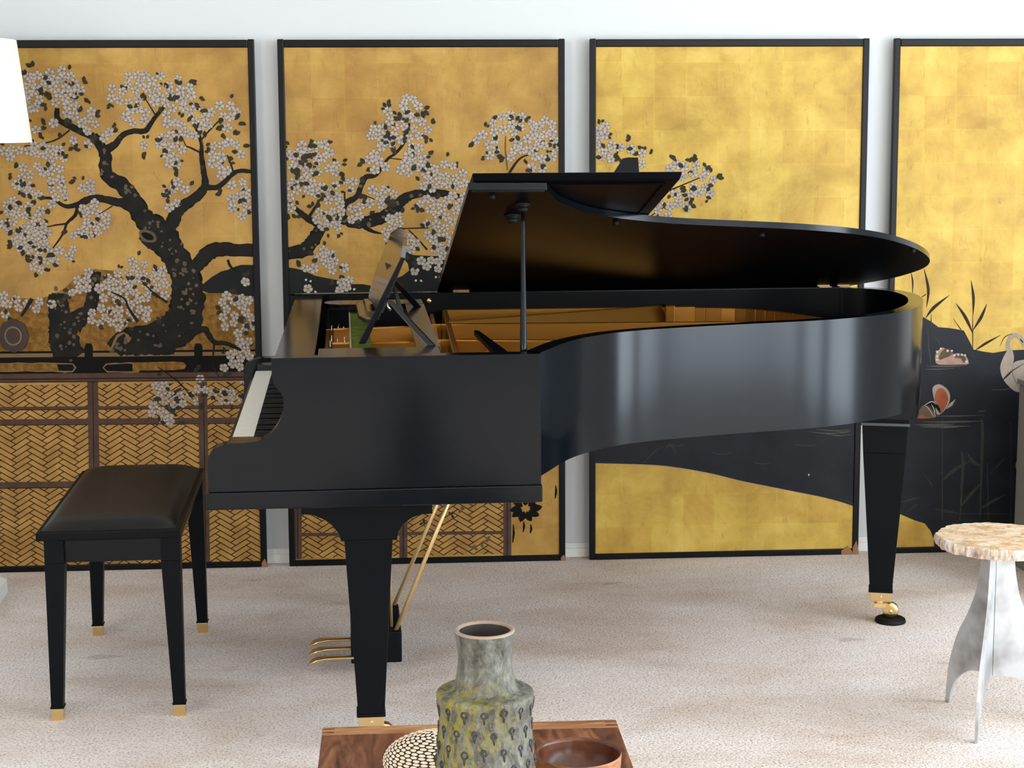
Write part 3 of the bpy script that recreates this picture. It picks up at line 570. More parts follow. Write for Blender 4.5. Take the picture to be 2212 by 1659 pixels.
# curved rim: outer plan line from the near corner round the tail to the spine
rimpts=[(.4335,3.901),(.470,3.981),(.531,4.113),(.628,4.235),(.759,4.322),(1.015,4.405),(1.212,4.455),(1.357,4.520),(1.502,4.622),(1.617,4.785),(1.690,4.975),(1.718,5.140),(1.700,5.270),(1.640,5.352),(1.545,5.385)]
rc=[Vector((p.x,p.y)) for p in catmull([Vector(a) for a in rimpts],7)]
# remove kinks: light smoothing
for _ in range(6): rc=[rc[0]]+[(rc[i-1]+rc[i]*2+rc[i+1])/4 for i in range(1,len(rc)-1)]+[rc[-1]]
rc+= [Vector((x,YF)) for x in (1.2,.8,.4,0,-.168)]
ri=offset2(rc,.042)
ri[0]=Vector((.405,3.937)); ri[1]=Vector((.415,3.96)) if ri[1].y<3.96 else ri[1]
k=MB(); n=len(rc); vs=[(p.x,p.y,ZR) for p in rc]+[(p.x,p.y,ZT) for p in rc]+[(p.x,p.y,ZR) for p in ri]+[(p.x,p.y,ZT) for p in ri]
k.add([vs[i] for i in range(2*n)],[(i,i+1,n+i+1,n+i) for i in range(n-1)],black,True)
k.add(vs[2*n:],[(i+1,i,n+i,n+i+1) for i in range(n-1)],blackd,True)
k.add([(p.x,p.y,ZT) for p in rc]+[(p.x,p.y,ZT) for p in ri],[(i,i+1,n+i+1,n+i) for i in range(n-1)],black)
k.add([(p.x,p.y,ZR) for p in rc]+[(p.x,p.y,ZR) for p in ri],[(i+1,i,n+i,n+i+1) for i in range(n-1)],black)
for q in (0,n-1): k.add([vs[q],vs[n+q],vs[3*n+q],vs[2*n+q]],[(0,1,2,3)],black)
k.build('curved_rim',PX)
k=MB(); k.box(-.286,.430,YN+.046,YF-.046,.624,.664,black); k.build('key_bed',PX,bevel=.003)
for ya,yb in ((YN-.006,YN+.046),(YF-.046,YF+.004)): k=MB(); k.box(-.322,.440,ya,yb,.624,.664,black); k.build('bottom_moulding',PX,bevel=.003)
# tail block below the rim
tb=[p for p in rc if p.x>1.50 and p.y>4.70][:]
tb=[Vector((1.50,4.80))]+[Vector((1.60,4.765))]+[p-(p-Vector((1.4,5.0))).normalized()*.002 for p in tb if p.y>4.79 ]+[Vector((1.50,5.37))]
k=MB(); k.prism([(p.x,p.y,.642) for p in tb],(0,0,.0378),black); k.build('tail_block',PX)
# inside bottom / soundboard
def inner(off): 
    q=offset2(rc,off); return [p for p in q]
sb=[p for p in inner(.043) if True]; sb=[Vector((-.05,3.938)),Vector((.40,3.938))]+[p for p in sb[3:-1]]+[Vector((-.05,YF-.045))]
k=MB(); k.prism([(p.x,p.y,.835) for p in sb],(0,0,.010),sound); k.build('soundboard',PX)
k=MB()
for y in (4.25,4.6,4.95,5.2): k.box(-.04,.5 if y<4.3 else 1.0 if y<4.4 else 1.3,y-.04,y+.04,.685,.80,sound)
k.build('wooden_brace',PX)
# iron frame (plate)
def bar(k,a,b,w,z0,z1,m=gplate):
    a=Vector(a);b=Vector(b); t=(b-a).normalized(); nn=Vector((-t.y,t.x))*w/2
    k.hexa([(a.x-nn.x,a.y-nn.y,z0),(b.x-nn.x,b.y-nn.y,z0),(b.x+nn.x,b.y+nn.y,z0),(a.x+nn.x,a.y+nn.y,z0)],[(a.x-nn.x,a.y-nn.y,z1),(b.x-nn.x,b.y-nn.y,z1),(b.x+nn.x,b.y+nn.y,z1),(a.x+nn.x,a.y+nn.y,z1)],m)
k=MB()
po=[p for p in inner(.085) if p.x<1.47]; 
edge=[Vector((p.x,p.y)) for p in rc if p.x<1.34 and p.y<4.7]
pl=offset2(edge,.075)
outl=[Vector((-.055,3.95)),Vector((.395,3.96))]+pl[6:]+[Vector((1.40,4.70)),Vector((1.44,4.85)),Vector((1.40,4.93)),Vector((1.33,5.06)),Vector((1.26,5.16)),Vector((1.18,5.22)),Vector((1.05,5.30)),Vector((.30,5.325)),Vector((-.055,5.325))]
# flange ring: plate outline with tall outer wall
def ring(k,P,w,z0,z1,m):
    c=sum((p for p in P),Vector((0,0)))/len(P); m_=len(P); I=[]
    for i,p in enumerate(P):
        a=P[i-1]; b=P[(i+1)%m_]; t=(b-a).normalized(); I.append(p+Vector((-t.y,t.x))*w)
    vs=[(p.x,p.y,z0) for p in P]+[(p.x,p.y,z1) for p in P]+[(p.x,p.y,z0) for p in I]+[(p.x,p.y,z1) for p in I]; fs=[]
    for i in range(m_):
        j=(i+1)%m_; fs+=[(i,j,m_+j,m_+i),(m_+i,m_+j,3*m_+j,3*m_+i),(2*m_+j,2*m_+i,3*m_+i,3*m_+j),(j,i,2*m_+i,2*m_+j)]
    k.add(vs,fs,m)
ring(k,outl,.05,.845,.862,gplate)
# far side wall of the frame
bar(k,(.30,5.335),(1.08,5.325),.014,.846,.917); 
tw=[(1.08,5.325),(1.20,5.285),(1.28,5.21),(1.34,5.10),(1.385,4.98),(1.41,4.86)]; tw=[(p.x,p.y) for p in catmull([Vector(a) for a in tw],3)]
for a,b in zip(tw,tw[1:]): bar(k,a,b,.014,.846,.914)
# wrest plank flange + transverse web
k.prism([(-.06,3.96,.850),(.29,3.96,.850),(.31,5.32,.850),(-.06,5.32,.850)],(0,0,.012),gplate)
bar(k,(.262,3.98),(.302,5.33),.016,.846,.917); bar(k,(.225,3.98),(.262,5.33),.012,.846,.905)
for y in (4.22,4.60,4.965): bar(k,(.225,y),(.29,y),.014,.846,.915)
k.build('iron_frame',PX,bevel=.003)
for nm,a,b,w_,z1 in (('frame_bar',(.27,4.965),(1.36,4.89),.020,.916),('frame_bar',(.27,4.60),(.95,4.47),.020,.916),('frame_bar',(.30,4.97),(.985,5.315),.040,.922),('frame_bar',(-.04,4.60),(.25,4.60),.016,.912),('frame_bar',(-.04,4.25),(.25,4.22),.016,.908),('frame_bar',(-.04,4.92),(.25,4.965),.016,.912)):
    k=MB(); bar(k,a,b,w_,.850,z1)
    if z1==.922:
        for q in (4,5): k.v[q]+=Vector((-.014,.030,0))   # sloping face towards the curved side
    o=k.build(nm,PX,bevel=.004)
    if z1==.922:
        k=MB(); c=Vector(b); bar(k,(c.x+.008,c.y-.045),(c.x+.016,c.y+.01),.03,.86,.926); k.build('bar_end_lug',o,bevel=.004)
k=MB(); k.lathe((.36,4.32,.868),[(.030,0),(.028,.02),(.020,.03),(.018,.05),(.0,.052)],gplate,20,cap1=False); k.build('frame_boss',PX)
# strings, pins, dampers
k=MB()
for i in range(80):
    y=4.05+1.2*i/79; x1=.55+.85*(i/79)**.8; ye=y+(.04 if y<4.6 else -.02)
    lim=[p.x for p in rc[:60] if p.y>y-.02 and p.x<1.5]; lim=(min(lim) if lim else 1.5)-.12
    lim=min([p.x for p in rc if p.y>=y and p.x>.43][0:1] or [1.3])-.13; k.tube([(.0,y,.866),(max(.3,min(x1,1.3,lim)),y,.866)],.0006,steel,4,False)
o=k.build('strings',PX); o['kind']='stuff'
k=MB()
for i in range(26):
    x=-.045+.018*(i%3)+random.uniform(-.003,.003); y=4.12+i*.042; k.tube([(x,y,.862),(x+.004,y,.898)],.0028,steel,6)
o=k.build('tuning_pins',PX); o['kind']='stuff'
k=MB()
for i in range(18): k.box(-.035+.003*i,-.023+.003*i,4.30-i*.006,4.304-i*.006,.862,.915,ebony)
k.build('damper_heads',PX)
# lid on its short stick
TN=.25; PHI=math.atan(TN); HY,HZ=YF,.968
def lid(x,s_,h=0): 
    c,si=math.cos(PHI),math.sin(PHI); return Vector((x,HY-s_*c+h*si,HZ+s_*si+h*c))
lp=[(.456,1.508),(.474,1.446),(.500,1.371),(.530,1.318),(.565,1.265),(.625,1.198),(.72,1.135),(.841,1.078),(1.0,1.035),(1.14,.997),(1.271,.946),(1.36,.898),(1.44,.838),(1.517,.758),(1.596,.655),(1.665,.535),(1.703,.435),(1.719,.334),(1.706,.235),(1.680,.145),(1.62,.045),(1.585,-.004)]
cu=catmull([Vector(a) for a in lp],5)
for _ in range(3): cu=[cu[0]]+[(cu[i-1]+cu[i]*2+cu[i+1])/4 for i in range(1,len(cu)-1)]+[cu[-1]]
outl2=[Vector((.283,-.004)),Vector((.278,1.515))]+cu
LT=.016
k=MB(); k.prism([lid(p.x,p.y,0) for p in outl2],lid(0,0,LT)-lid(0,0,0),lidm,True,black); lido=k.build('main_lid',PX,bevel=.004,seg=3)
k=MB(); h0,h1=LT+.002,LT+.021
k.hexa([lid(.290,.0,h0),lid(.290,1.515,h0),lid(.757,1.515,h0),lid(.757,.0,h0)][::-1],[lid(.286,-.0,h1),lid(.286,1.522,h1),lid(.764,1.522,h1),lid(.764,-.0,h1)][::-1],lidm)
o=k.build('folded_front_lid',PX,bevel=.004); o['label']='hinged front section of the lid folded back on top'
k=MB()
for a,b,c,d_ in ((.725,.7255,.02,1.49),(.30,.725,1.485,1.49)):
    k.hexa([lid(a,c,h0-.0035),lid(a,d_,h0-.0035),lid(b+.003,d_,h0-.0035),lid(b+.003,c,h0-.0035)],[lid(a,c,h0),lid(a,d_,h0),lid(b+.003,d_,h0),lid(b+.003,c,h0)],lidm)
k.build('moulding',o)
# small receiver strip, cups and rubber buttons under the lid
k=MB(); k.hexa([lid(.285,1.498,-.003),lid(.285,1.508,-.003),lid(.450,1.502,-.003),lid(.450,1.496,-.003)],[lid(.285,1.496,0),lid(.285,1.510,0),lid(.452,1.504,0),lid(.452,1.494,0)],black); k.build('edge_strip',lido,bevel=.002)
for (x,s_) in ((.335,1.462),(.670,1.125),(1.081,.945),(1.575,.671)):
    k=MB(); ax=(lid(0,0,-1)-lid(0,0,0)); k.tube([lid(x,s_,0),lid(x,s_,-.010)],.007,rubber,12); k.build('lid_button',lido)
for (x,s_,q) in ((.416,1.352,.75),(.404,1.215,.85)):
    k=MB(); k.tube([lid(x,s_,0),lid(x,s_,-.004),lid(x,s_,-.005),lid(x,s_,-.010),lid(x,s_,-.0105),lid(x,s_,-.020)],[.024*q,.024*q,.015*q,.015*q,.018*q,.011*q],rubber,20); k.build('stick_cup',lido)
# prop stick
pt=lid(.416,1.352,-.016); pb=Vector((.406,3.972,.905))
k=MB(); k.tube([pb,pb.lerp(pt,.2),pb.lerp(pt,.93),pt],[.0085,.0085,.0045,.0045],black,10); k.build('lid_prop_stick',PX)
k=MB(); k.prism([(.366,3.97,.925),(.398,3.97,.925),(.385,4.22,.925),(.352,4.62,.925),(.342,4.63,.925),(.338,4.60,.925)],(0,0,.010),blackd); o=k.build('spare_prop_stick',PX,bevel=.002)
# hinges
for px,w_ in ((.355,.05),(1.50,.04),(1.565,.04)):
    k=MB(); k.hexa([lid(px-w_/2,.001,-.002),lid(px+w_/2,.001,-.002),lid(px+w_/2,.018,-.002),lid(px-w_/2,.018,-.002)],[lid(px-w_/2,.001,.0),lid(px+w_/2,.001,.0),lid(px+w_/2,.018,.0),lid(px-w_/2,.018,.0)],brass)
    k.box(px-w_/2,px+w_/2,HY-.0405,HY-.010,ZT+.0028,ZT+.0042,brass); k.tube([(px-w_/2,HY-.012,ZT+.003),(px+w_/2,HY-.012,ZT+.003)],.004,brass,8)
    k.build('brass_hinge',PX)
k=MB(); k.lathe((.255,YF-.042,.944),[(.0085,0),(.0085,-.006),(.005,-.010)],brass,16,axis='Y'); o=k.build('lock_button',PX)
# spine extension + top board left of the lid
k=MB(); k.box(-.155,1.56,YF-.036,YF,ZT,ZT+.003,black); k.build('spine_cap',PX)
k=MB(); k.prism([(-.162,3.940,.944),(-.076,3.940,.944),(-.072,5.338,.944),(-.152,5.338,.944)],(0,0,.016),tablem); k.build('top_board',PX,bevel=.003)
# fallboard
k=MB(); k.prism([(-.120,3.94,.762),(-.108,3.94,.762),(-.145,3.94,.944),(-.160,3.94,.944)],(0,1.398,0),blackg); k.build('fallboard',PX,bevel=.003)
# key blocks, key slip, keys
K0,K1=5.2435,4.0215
k=MB(); k.box(-.268,-.12,3.937,K1-.002,.664,.768,blackg); k.build('key_block',PX,bevel=.003)
k=MB(); k.box(-.268,-.12,K0+.002,5.340,.664,.768,blackg); k.build('key_block',PX,bevel=.003)
k=MB(); k.box(-.286,-.276,3.937,5.340,.664,.736,black); k.build('key_slip',PX,bevel=.003)
WW=(K0-K1)/52
k=MB(); k.box(-.2731,-.118,K0-WW+.0005,K0-.0005,.728,.750,ivory); wk0=k.build('white_key',PX,bevel=.0012)
for i in range(1,52):
    c=wk0.copy(); COL.objects.link(c); c.location=Vector((0,-i*WW,0))
k=MB(); yb=K0-WW; k.hexa([(-.224,yb-.0055,.750),(-.118,yb-.0055,.750),(-.118,yb+.0055,.750),(-.224,yb+.0055,.750)],[(-.219,yb-.0045,.7622),(-.118,yb-.0045,.7622),(-.118,yb+.0045,.7622),(-.219,yb+.0045,.7622)],ebony); bk0=k.build('black_key',PX,bevel=.001)
first=True
# white index 0=A,1=B,2=C ...
for i in range(51):
    nme='ABCDEFG'[i%7]
    if nme in 'ACDFG':
        if first: first=False; continue
        c=bk0.copy(); COL.objects.link(c); c.location=Vector((0,-i*WW,0))
# music desk
md=MB(); zt_=.962
md.box(-.066,.218,3.955,4.085,zt_-.014,zt_,tablem)
o=md.build('desk_near_slide',PX,bevel=.003)
k=MB(); fr=[(.225,5.085),(.225,5.215),(-.02,5.215),(-.05,5.20),(-.062,5.175),(-.062,5.135),(-.05,5.105),(-.02,5.09)]
k.prism([(a,b,zt_-.014) for a,b in fr],(0,0,.014),tablem); k.build('desk_far_slide',PX,bevel=.003)
k=MB(); k.prism([(.165,4.085,zt_-.012),(.218,4.085,zt_-.012),(.226,5.085,zt_-.012),(.172,5.085,zt_-.012)],(0,0,.012),tablem); desk_tray=k.build('desk_cross_board',PX,bevel=.002)
k=MB(); k.prism([(.012,4.09,.931),(.062,4.09,.931),(.062,5.05,.931),(.012,5.26,.931)],(0,0,.004),felt); k.box(.008,.012,4.09,5.26,.929,.938,P_cream); o=k.build('felt_cover',PX); o['label']='olive green felt strip'
def dp(y,z,t=0):   # point on the tilted desk board
    return Vector((.078+(z-1.032)*.42+t,y,z))
bd=[(4.20,.992),(5.06,.992),(5.06,1.15),(4.98,1.222),(4.30,1.222),(4.20,1.160)]
bd=[(4.196,1.033),(4.915,.998),(5.02,1.01),(5.10,1.06),(5.13,1.13),(5.10,1.158),(4.97,1.183),(4.80,1.199),(4.62,1.205),(4.45,1.199),(4.31,1.185),(4.198,1.165)]
k=MB(); k.prism([dp(a,b) for a,b in bd],(.010,0,-.002),blackg); desk=k.build('music_desk',PX,bevel=.002)
k=MB(); k.prism([dp(4.20,1.030,-.004),dp(4.62,.992,-.004),dp(5.05,.982,-.004),dp(5.05,.970,-.004),dp(4.62,.978,-.004),dp(4.20,1.014,-.004)],(.012,0,0),tablem); k.prism([dp(4.20,1.016,-.022),dp(4.62,.980,-.022),dp(5.05,.972,-.022),dp(5.05,.966,-.022),dp(4.62,.974,-.022),dp(4.20,1.008,-.022)],(.022,0,0),tablem); k.build('desk_lip',desk,bevel=.001)
k=MB(); k.hexa([(.028,4.19,zt_-.004),(.046,4.19,zt_-.004),(.046,4.205,zt_-.004),(.028,4.205,zt_-.004)],[tuple(dp(4.19,1.16,.0)),tuple(dp(4.19,1.16,.010)),tuple(dp(4.205,1.16,.010)),tuple(dp(4.205,1.16,.0))],blackd); k.build('desk_leg',desk,bevel=.002)
for y0,y1,zt2,x1 in ((4.16,4.10,1.065,.200),(4.95,5.0,1.08,.205)):
    k=MB(); a=Vector((.104,y0,zt2)); b=Vector((x1,y1,zt_)); t=.011
    k.hexa([b+Vector((-t,-.006,0)),b+Vector((t,-.006,0)),b+Vector((t,.006,0)),b+Vector((-t,.006,0))],[a+Vector((-t*.7,-.006,0)),a+Vector((t*.7,-.006,0)),a+Vector((t*.7,.006,0)),a+Vector((-t*.7,.006,0))],tablem); k.build('desk_support',desk,bevel=.002)
k=MB(); k.hexa([(.136,4.40,1.0),(.150,4.40,.998),(.150,4.412,.998),(.136,4.412,1.0)],[(.104,4.60,1.12),(.112,4.60,1.12),(.112,4.612,1.12),(.104,4.612,1.12)],tablem); k.build('desk_stay',desk); k=MB(); k.tube([(.096,4.21,1.052),(.108,4.21,1.035)],.004,steel,8); k.build('stay_screw',desk)
# legs
def leg(cx,cy,zt2,wt,wb,zb=.098,rot=0,sh=None,dt=None,db=None):
    dt=dt or wt; db=db or wb; k=MB(); cr,sr=math.cos(rot),math.sin(rot)
    def spin(m):
        for i,p in enumerate(m.v):
            x,y=p.x-cx,p.y-cy; m.v[i]=Vector((cx+x*cr-y*sr,cy+x*sr+y*cr,p.z))
    def q(w,d,z): return [(cx-w/2,cy-d/2,z),(cx+w/2,cy-d/2,z),(cx+w/2,cy+d/2,z),(cx-w/2,cy+d/2,z)]
    z1=zt2
    if sh: k.hexa(q(sh[1],dt,sh[0]),q(wt,dt,zt2),blackd); z1=sh[0]; wt=sh[1]
    k.hexa(q(wb,db,zb),q(wt,dt,z1),blackd)
    k.box(cx-wb/2-.004,cx+wb/2+.003,cy-db/2-.003,cy+db/2+.003,zb-.002,zb+.006,blackd)
    spin(k); L=k.build('leg',PX,bevel=.002)
    f=MB(); f.box(cx-wb/2+.001,cx+wb/2-.001,cy-db/2+.001,cy+db/2-.001,zb-.029,zb,brass); f.lathe((cx,cy-db/2+.001,zb-.014),[(.004,0),(.003,-.003)],brassd,10,axis='Y'); spin(f); f.build('brass_ferrule',L,bevel=.0015)
    f=MB(); ox=.030; zf=zb-.029
    f.tube([(cx-.004,cy,zf-.016),(cx-.004,cy,zf)],.013,brassd,14); f.box(cx-.018,cx+.016,cy-.018,cy+.018,zf-.022,zf-.010,brassd)
    for w_ in (-.0175,.0145): f.prism([(cx-.008,cy+w_,zf-.010),(cx+.020,cy+w_,zf-.008),(cx+ox+.006,cy+w_,.046),(cx+ox+.008,cy+w_,.034),(cx+ox-.006,cy+w_,.030),(cx+.004,cy+w_,.042)],(0,.003,0),brass)
    f.lathe((cx+ox,cy-.012,.037),[(.008,0),(.0205,.0),(.0238,.004),(.0238,.020),(.0205,.024),(.008,.024)],brass,28,axis='Y'); f.lathe((cx+ox,cy-.021,.037),[(.006,0),(.006,.042)],brassd,12,axis='Y')
    spin(f); f.build('caster',L); return L
lg=leg(.0425,4.040,.520,.113,.062,zb=.086,dt=.09,db=.060)
# scalloped bracket above the near and far legs
def bracket(y0,t):
    pr=[(-.129,.624),(-.129,.600),(-.113,.600),(-.113,.586),(-.085,.583),(-.060,.572),(-.040,.556),(-.026,.536),(-.020,.519),(.108,.519),(.112,.536),(.124,.556),(.143,.571),(.166,.578),(.192,.580),(.192,.600),(.208,.600),(.208,.624)]
    MB().prism([(a,y0,b) for a,b in pr],(0,t,0),blackd).build('leg_bracket',PX,bevel=.002)
bracket(3.998,.10)
leg(.0425,5.262,.520,.113,.062,zb=.086,dt=.09,db=.060); bracket(5.217,.10)
leg(1.577,4.945,.604,.133,.064,rot=-.30,sh=(.522,.124),dt=.11,db=.064)
k=MB(); edm=mat('leg_plate_edge',(74,78,82),.3)
def rq(w,d,z,cx=1.577,cy=4.945,r=-.30): return [(cx+x*math.cos(r)-y*math.sin(r),cy+x*math.sin(r)+y*math.cos(r),z) for x,y in ((-w/2,-d/2),(w/2,-d/2),(w/2,d/2),(-w/2,d/2))]
k.hexa(rq(.140,.118,.604),rq(.140,.118,.612),edm); k.hexa(rq(.136,.112,.612),rq(.136,.112,.642),blackd); k.build('leg_top_plate',PX)
# pedal lyre
ly=MB(); ly.box(-.004,.134,4.58,4.86,.037,.124,blackd); lyre=ly.build('pedal_lyre',PX,bevel=.004)
for y in (4.62,4.80):
    k=MB(); k.box(.045,.085,y-.02,y+.02,.124,.628,blackd); k.build('lyre_post',lyre,bevel=.003)
for i,y in enumerate((4.585,4.67,4.755)):
    pr=[(.03,.010,.012),(-.02,.009,.012),(-.05,.010,.012),(-.075,.014,.012),(-.095,.0175,.009),(-.110,.016,.003),(-.119,.008,-.006)]
    k=MB(); z=.046; Lp=[];Tp=[]
    for (x,h,dz) in pr: Lp.append((x,y-h,z+dz)); Tp.append((x,y+h,z+dz))
    m_=len(pr); vs=Lp+Tp+[(a,b,c-.007) for a,b,c in Lp]+[(a,b,c-.007) for a,b,c in Tp]; fs=[]
    for q in range(m_-1): fs+=[(q,m_+q,m_+q+1,q+1),(2*m_+q+1,3*m_+q+1,3*m_+q,2*m_+q),(q,q+1,2*m_+q+1,2*m_+q),(m_+q+1,m_+q,3*m_+q,3*m_+q+1)]
    fs.append((m_-1,2*m_-1,4*m_-1,3*m_-1)); fs.append((0,2*m_,3*m_,m_))
    k.add(vs,fs,brass,True); k.build('pedal',lyre,bevel=.002)
for a,b in (((.110,4.60,.10),(.352,4.60,.680)),((.110,4.84,.10),(.362,4.84,.680))):
    k=MB(); k.tube([a,b],.0058,brassd,10); k.build('brace_rod',lyre)
k=MB(); k.tube([(.108,4.63,.11),(.104,4.66,.62)],.004,brassd,8); k.build('pedal_rod',lyre)
k=MB(); k.box(.112,.126,4.64,4.66,.124,.175,blackd); k.build('rod_block',lyre)
# caster cups
def cup(cx,cy,label):
    k=MB(); k.lathe((cx,cy,0),[(.0445,0),(.046,.004),(.044,.011),(.038,.0145),(.034,.0125),(0,.0125)],rubber,36,cap1=False); top(k.build('caster_cup'),label,'caster cup','caster cups under the piano')
cup(1.606,4.936,'round black caster cup on the carpet under the piano tail leg'); cup(.0725,4.040,'round black caster cup under the near front leg of the piano'); cup(.0725,5.262,'round black caster cup showing left of the near leg, under the far front piano leg')
# ---------------------------------------------------------------- piano bench
bx0,bx1,by0,by1=-.774,-.421,4.300,5.090
bench=empty('piano_bench',(-.6,4.695,0),'black piano bench with padded leather seat and brass-tipped tapered legs','bench')
k=MB(); k.box(bx0,bx1,by0,by1,.465,.487,blackd); k.build('seat_frame',bench,bevel=.003)
k=MB(); NXc,NYc=24,36; vs=[];fs=[]
for i in range(NXc+1):
    for j in range(NYc+1):
        a=i/NXc*2-1; b=j/NYc*2-1; h=.034*(1-abs(a)**5)**.6*(1-abs(b)**7)**.6
        vs.append((( bx0+bx1)/2+a*(bx1-bx0-.022)/2,(by0+by1)/2+b*(by1-by0-.022)/2,.4875+h))
for i in range(NXc):
    for j in range(NYc): q=i*(NYc+1)+j; fs.append((q,q+NYc+1,q+NYc+2,q+1))
k.add(vs,fs,leather,True); k.prism([(bx0+.011,by0+.011,.487),(bx1-.011,by0+.011,.487),(bx1-.011,by1-.011,.487),(bx0+.011,by1-.011,.487)],(0,0,.002),leather); k.build('seat_cushion',bench)
k=MB(); xa,xb,ya,yb_=bx0+.035,bx1-.022,by0+.026,by1-.026
for q in ((xa,xb,ya,ya+.018),(xa,xb,yb_-.018,yb_),(xa,xa+.018,ya,yb_),(xb-.018,xb,ya,yb_)): k.box(q[0],q[1],q[2],q[3],.404,.465,black)
k.build('apron',bench,bevel=.001)
for (xo,sx) in ((-.757,1),(-.424,-1)):
    for (yo,sy) in ((4.312,1),(5.078,-1)):
        wt,wb=.048,.030
        def q(w,z): 
            xs=sorted((xo,xo+sx*w)); ys=sorted((yo,yo+sy*w)); return [(xs[0],ys[0],z),(xs[1],ys[0],z),(xs[1],ys[1],z),(xs[0],ys[1],z)]
        k=MB(); k.hexa(q(wb,.034),q(wt,.404),blackd); k.hexa(q(wt,.404),q(wt,.465),blackd); L=k.build('leg',bench,bevel=.0015)
        k=MB(); k.hexa([(a,b,0.0) for a,b,_ in q(wb-.001,0)],q(wb+.001,.030),brass); k.box(min(xo,xo+sx*wb)-.002,max(xo,xo+sx*wb)+.002,min(yo,yo+sy*wb)-.002,max(yo,yo+sy*wb)+.002,.030,.035,blackd); k.build('brass_tip',L,bevel=.001)
# ---------------------------------------------------------------- floor lamp
lx,ly_=-1.247,5.42
lamp=empty('floor_lamp',(lx,ly_,0),'floor lamp with white linen shade and white block base, at the left edge','floor lamp')
k=MB(); a=.15; k.hexa([(lx-a,ly_-a,0),(lx+a,ly_-a,0),(lx+a,ly_+a,0),(lx-a,ly_+a,0)],[(lx-a,ly_-a,.045),(lx+a,ly_-a,.045),(lx+a,ly_+a,.045),(lx-a,ly_+a,.045)],plinth)
c=.122; k.hexa([(lx-a,ly_-a,.045),(lx+a,ly_-a,.045),(lx+a,ly_+a,.045),(lx-a,ly_+a,.045)],[(lx-c,ly_-c,.066),(lx+c,ly_-c,.066),(lx+c,ly_+c,.066),(lx-c,ly_+c,.066)],plinth); k.build('base',lamp)
k=MB(); k.tube([(lx,ly_,.06),(lx,ly_,1.55)],.014,plinth,16); k.build('pole',lamp)
k=MB(); k.lathe((lx,ly_,0),[(.312,1.432),(.279,1.736),(.276,1.736),(.309,1.432)],shade,64,False,False); k.build('lamp_shade',lamp)
k=MB(); k.lathe((lx,ly_,1.60),[(.006,-.06),(.03,-.03),(.034,0),(.02,.04),(0,.05)],mat('frosted_bulb',(245,245,240),.3),20,True,False); k.tube([(lx-.277,ly_,1.66),(lx+.277,ly_,1.66)],.003,steel,8); k.tube([(lx,ly_-.277,1.66),(lx,ly_+.277,1.66)],.003,steel,8); k.tube([(lx,ly_,1.54),(lx,ly_,1.66)],.006,steel,8); k.build('bulb_and_fitter',lamp)
# ---------------------------------------------------------------- grey cabinet at the right edge
cab=empty('cabinet',(2.40,5.35,0),'dark grey side cabinet at the right edge, in front of the swan screen','cabinet')
MB().box(2.229,2.62,5.02,5.565,0,.616,cabm).build('carcass',cab,bevel=.004)
k=MB(); k.box(2.223,2.626,5.014,5.571,.616,.634,cabm); k.build('top_panel',cab,bevel=.003)
k=MB(); k.box(2.25,2.60,5.006,5.019,.04,.60,cabm); dd=k.build('door',cab,bevel=.002)
# ---------------------------------------------------------------- petrified wood side table
sx_,sy_=1.578,4.050
st=empty('side_table',(sx_,sy_,0),'round side table with petrified wood slab top on three white metal fins','side table')
k=MB(); N=120; R=[]; random.seed(3)
ph=[random.random()*6.28 for _ in range(5)]
for i in range(N):
    w=2*math.pi*i/N; r=.150*(1+.014*math.sin(9*w+ph[0])+.010*math.sin(17*w+ph[1])+.014*math.sin(31*w+ph[2])+.008*math.sin(5*w+ph[3]))+random.uniform(-.0012,.0012); R.append((r,w))
zs=.450; rows=[(.965,zs-.002),(.985,zs+.004),(1,zs+.012),(.992,zs+.020),(.975,zs+.0245)]
cxs,cys=sx_+.006,sy_+.0
vs=[(cxs+r*f*math.cos(w),cys+r*f*math.sin(w),z+(random.uniform(-.0012,.0012) if 0<q<4 else 0)) for q,(f,z) in enumerate(rows) for r,w in R]; fs=[]
for q in range(4):
    for i in range(N): j=(i+1)%N; fs.append((q*N+i,q*N+j,(q+1)*N+j,(q+1)*N+i))
k.add(vs,fs,petb); o_=len(k.v)-5*N
k.f.append([o_+i for i in range(N)][::-1]); k.m.append(k.mi(petb)); k.sm.append(False)
k.f.append([o_+4*N+i for i in range(N)]); k.m.append(k.mi(pet)); k.sm.append(False)
o=k.build('slab_top',st); o['label']='mottled cream, pink and orange petrified wood slab with a scalloped edge'
for ang in (107.8,239.1,352.5):
    w=math.radians(ang); d=Vector((math.cos(w),math.sin(w),0)); t=Vector((-d.y,d.x,0))*.0035
    out_=[(.046,.448),(.048,.41),(.054,.367),(.067,.313),(.098,.249),(.125,.205),(.143,.165),(.163,.10),(.170,.04),(.172,0)]
    in_=[(.157,0),(.150,.035),(.135,.066),(.110,.092),(.080,.109),(.05,.117),(.02,.119),(.004,.119)]
    oc=catmull([Vector(a) for a in out_],4); ic=catmull([Vector(a) for a in in_],4)
    pts=[(.003,.448)]+[(p.x,p.y) for p in oc]+[(p.x,p.y) for p in ic]
    P3=[Vector((sx_,sy_,0))+d*r+Vector((0,0,z))-t for r,z in pts]
    MB().prism(P3,t*2,alu).build('fin_leg',st,bevel=.0008)
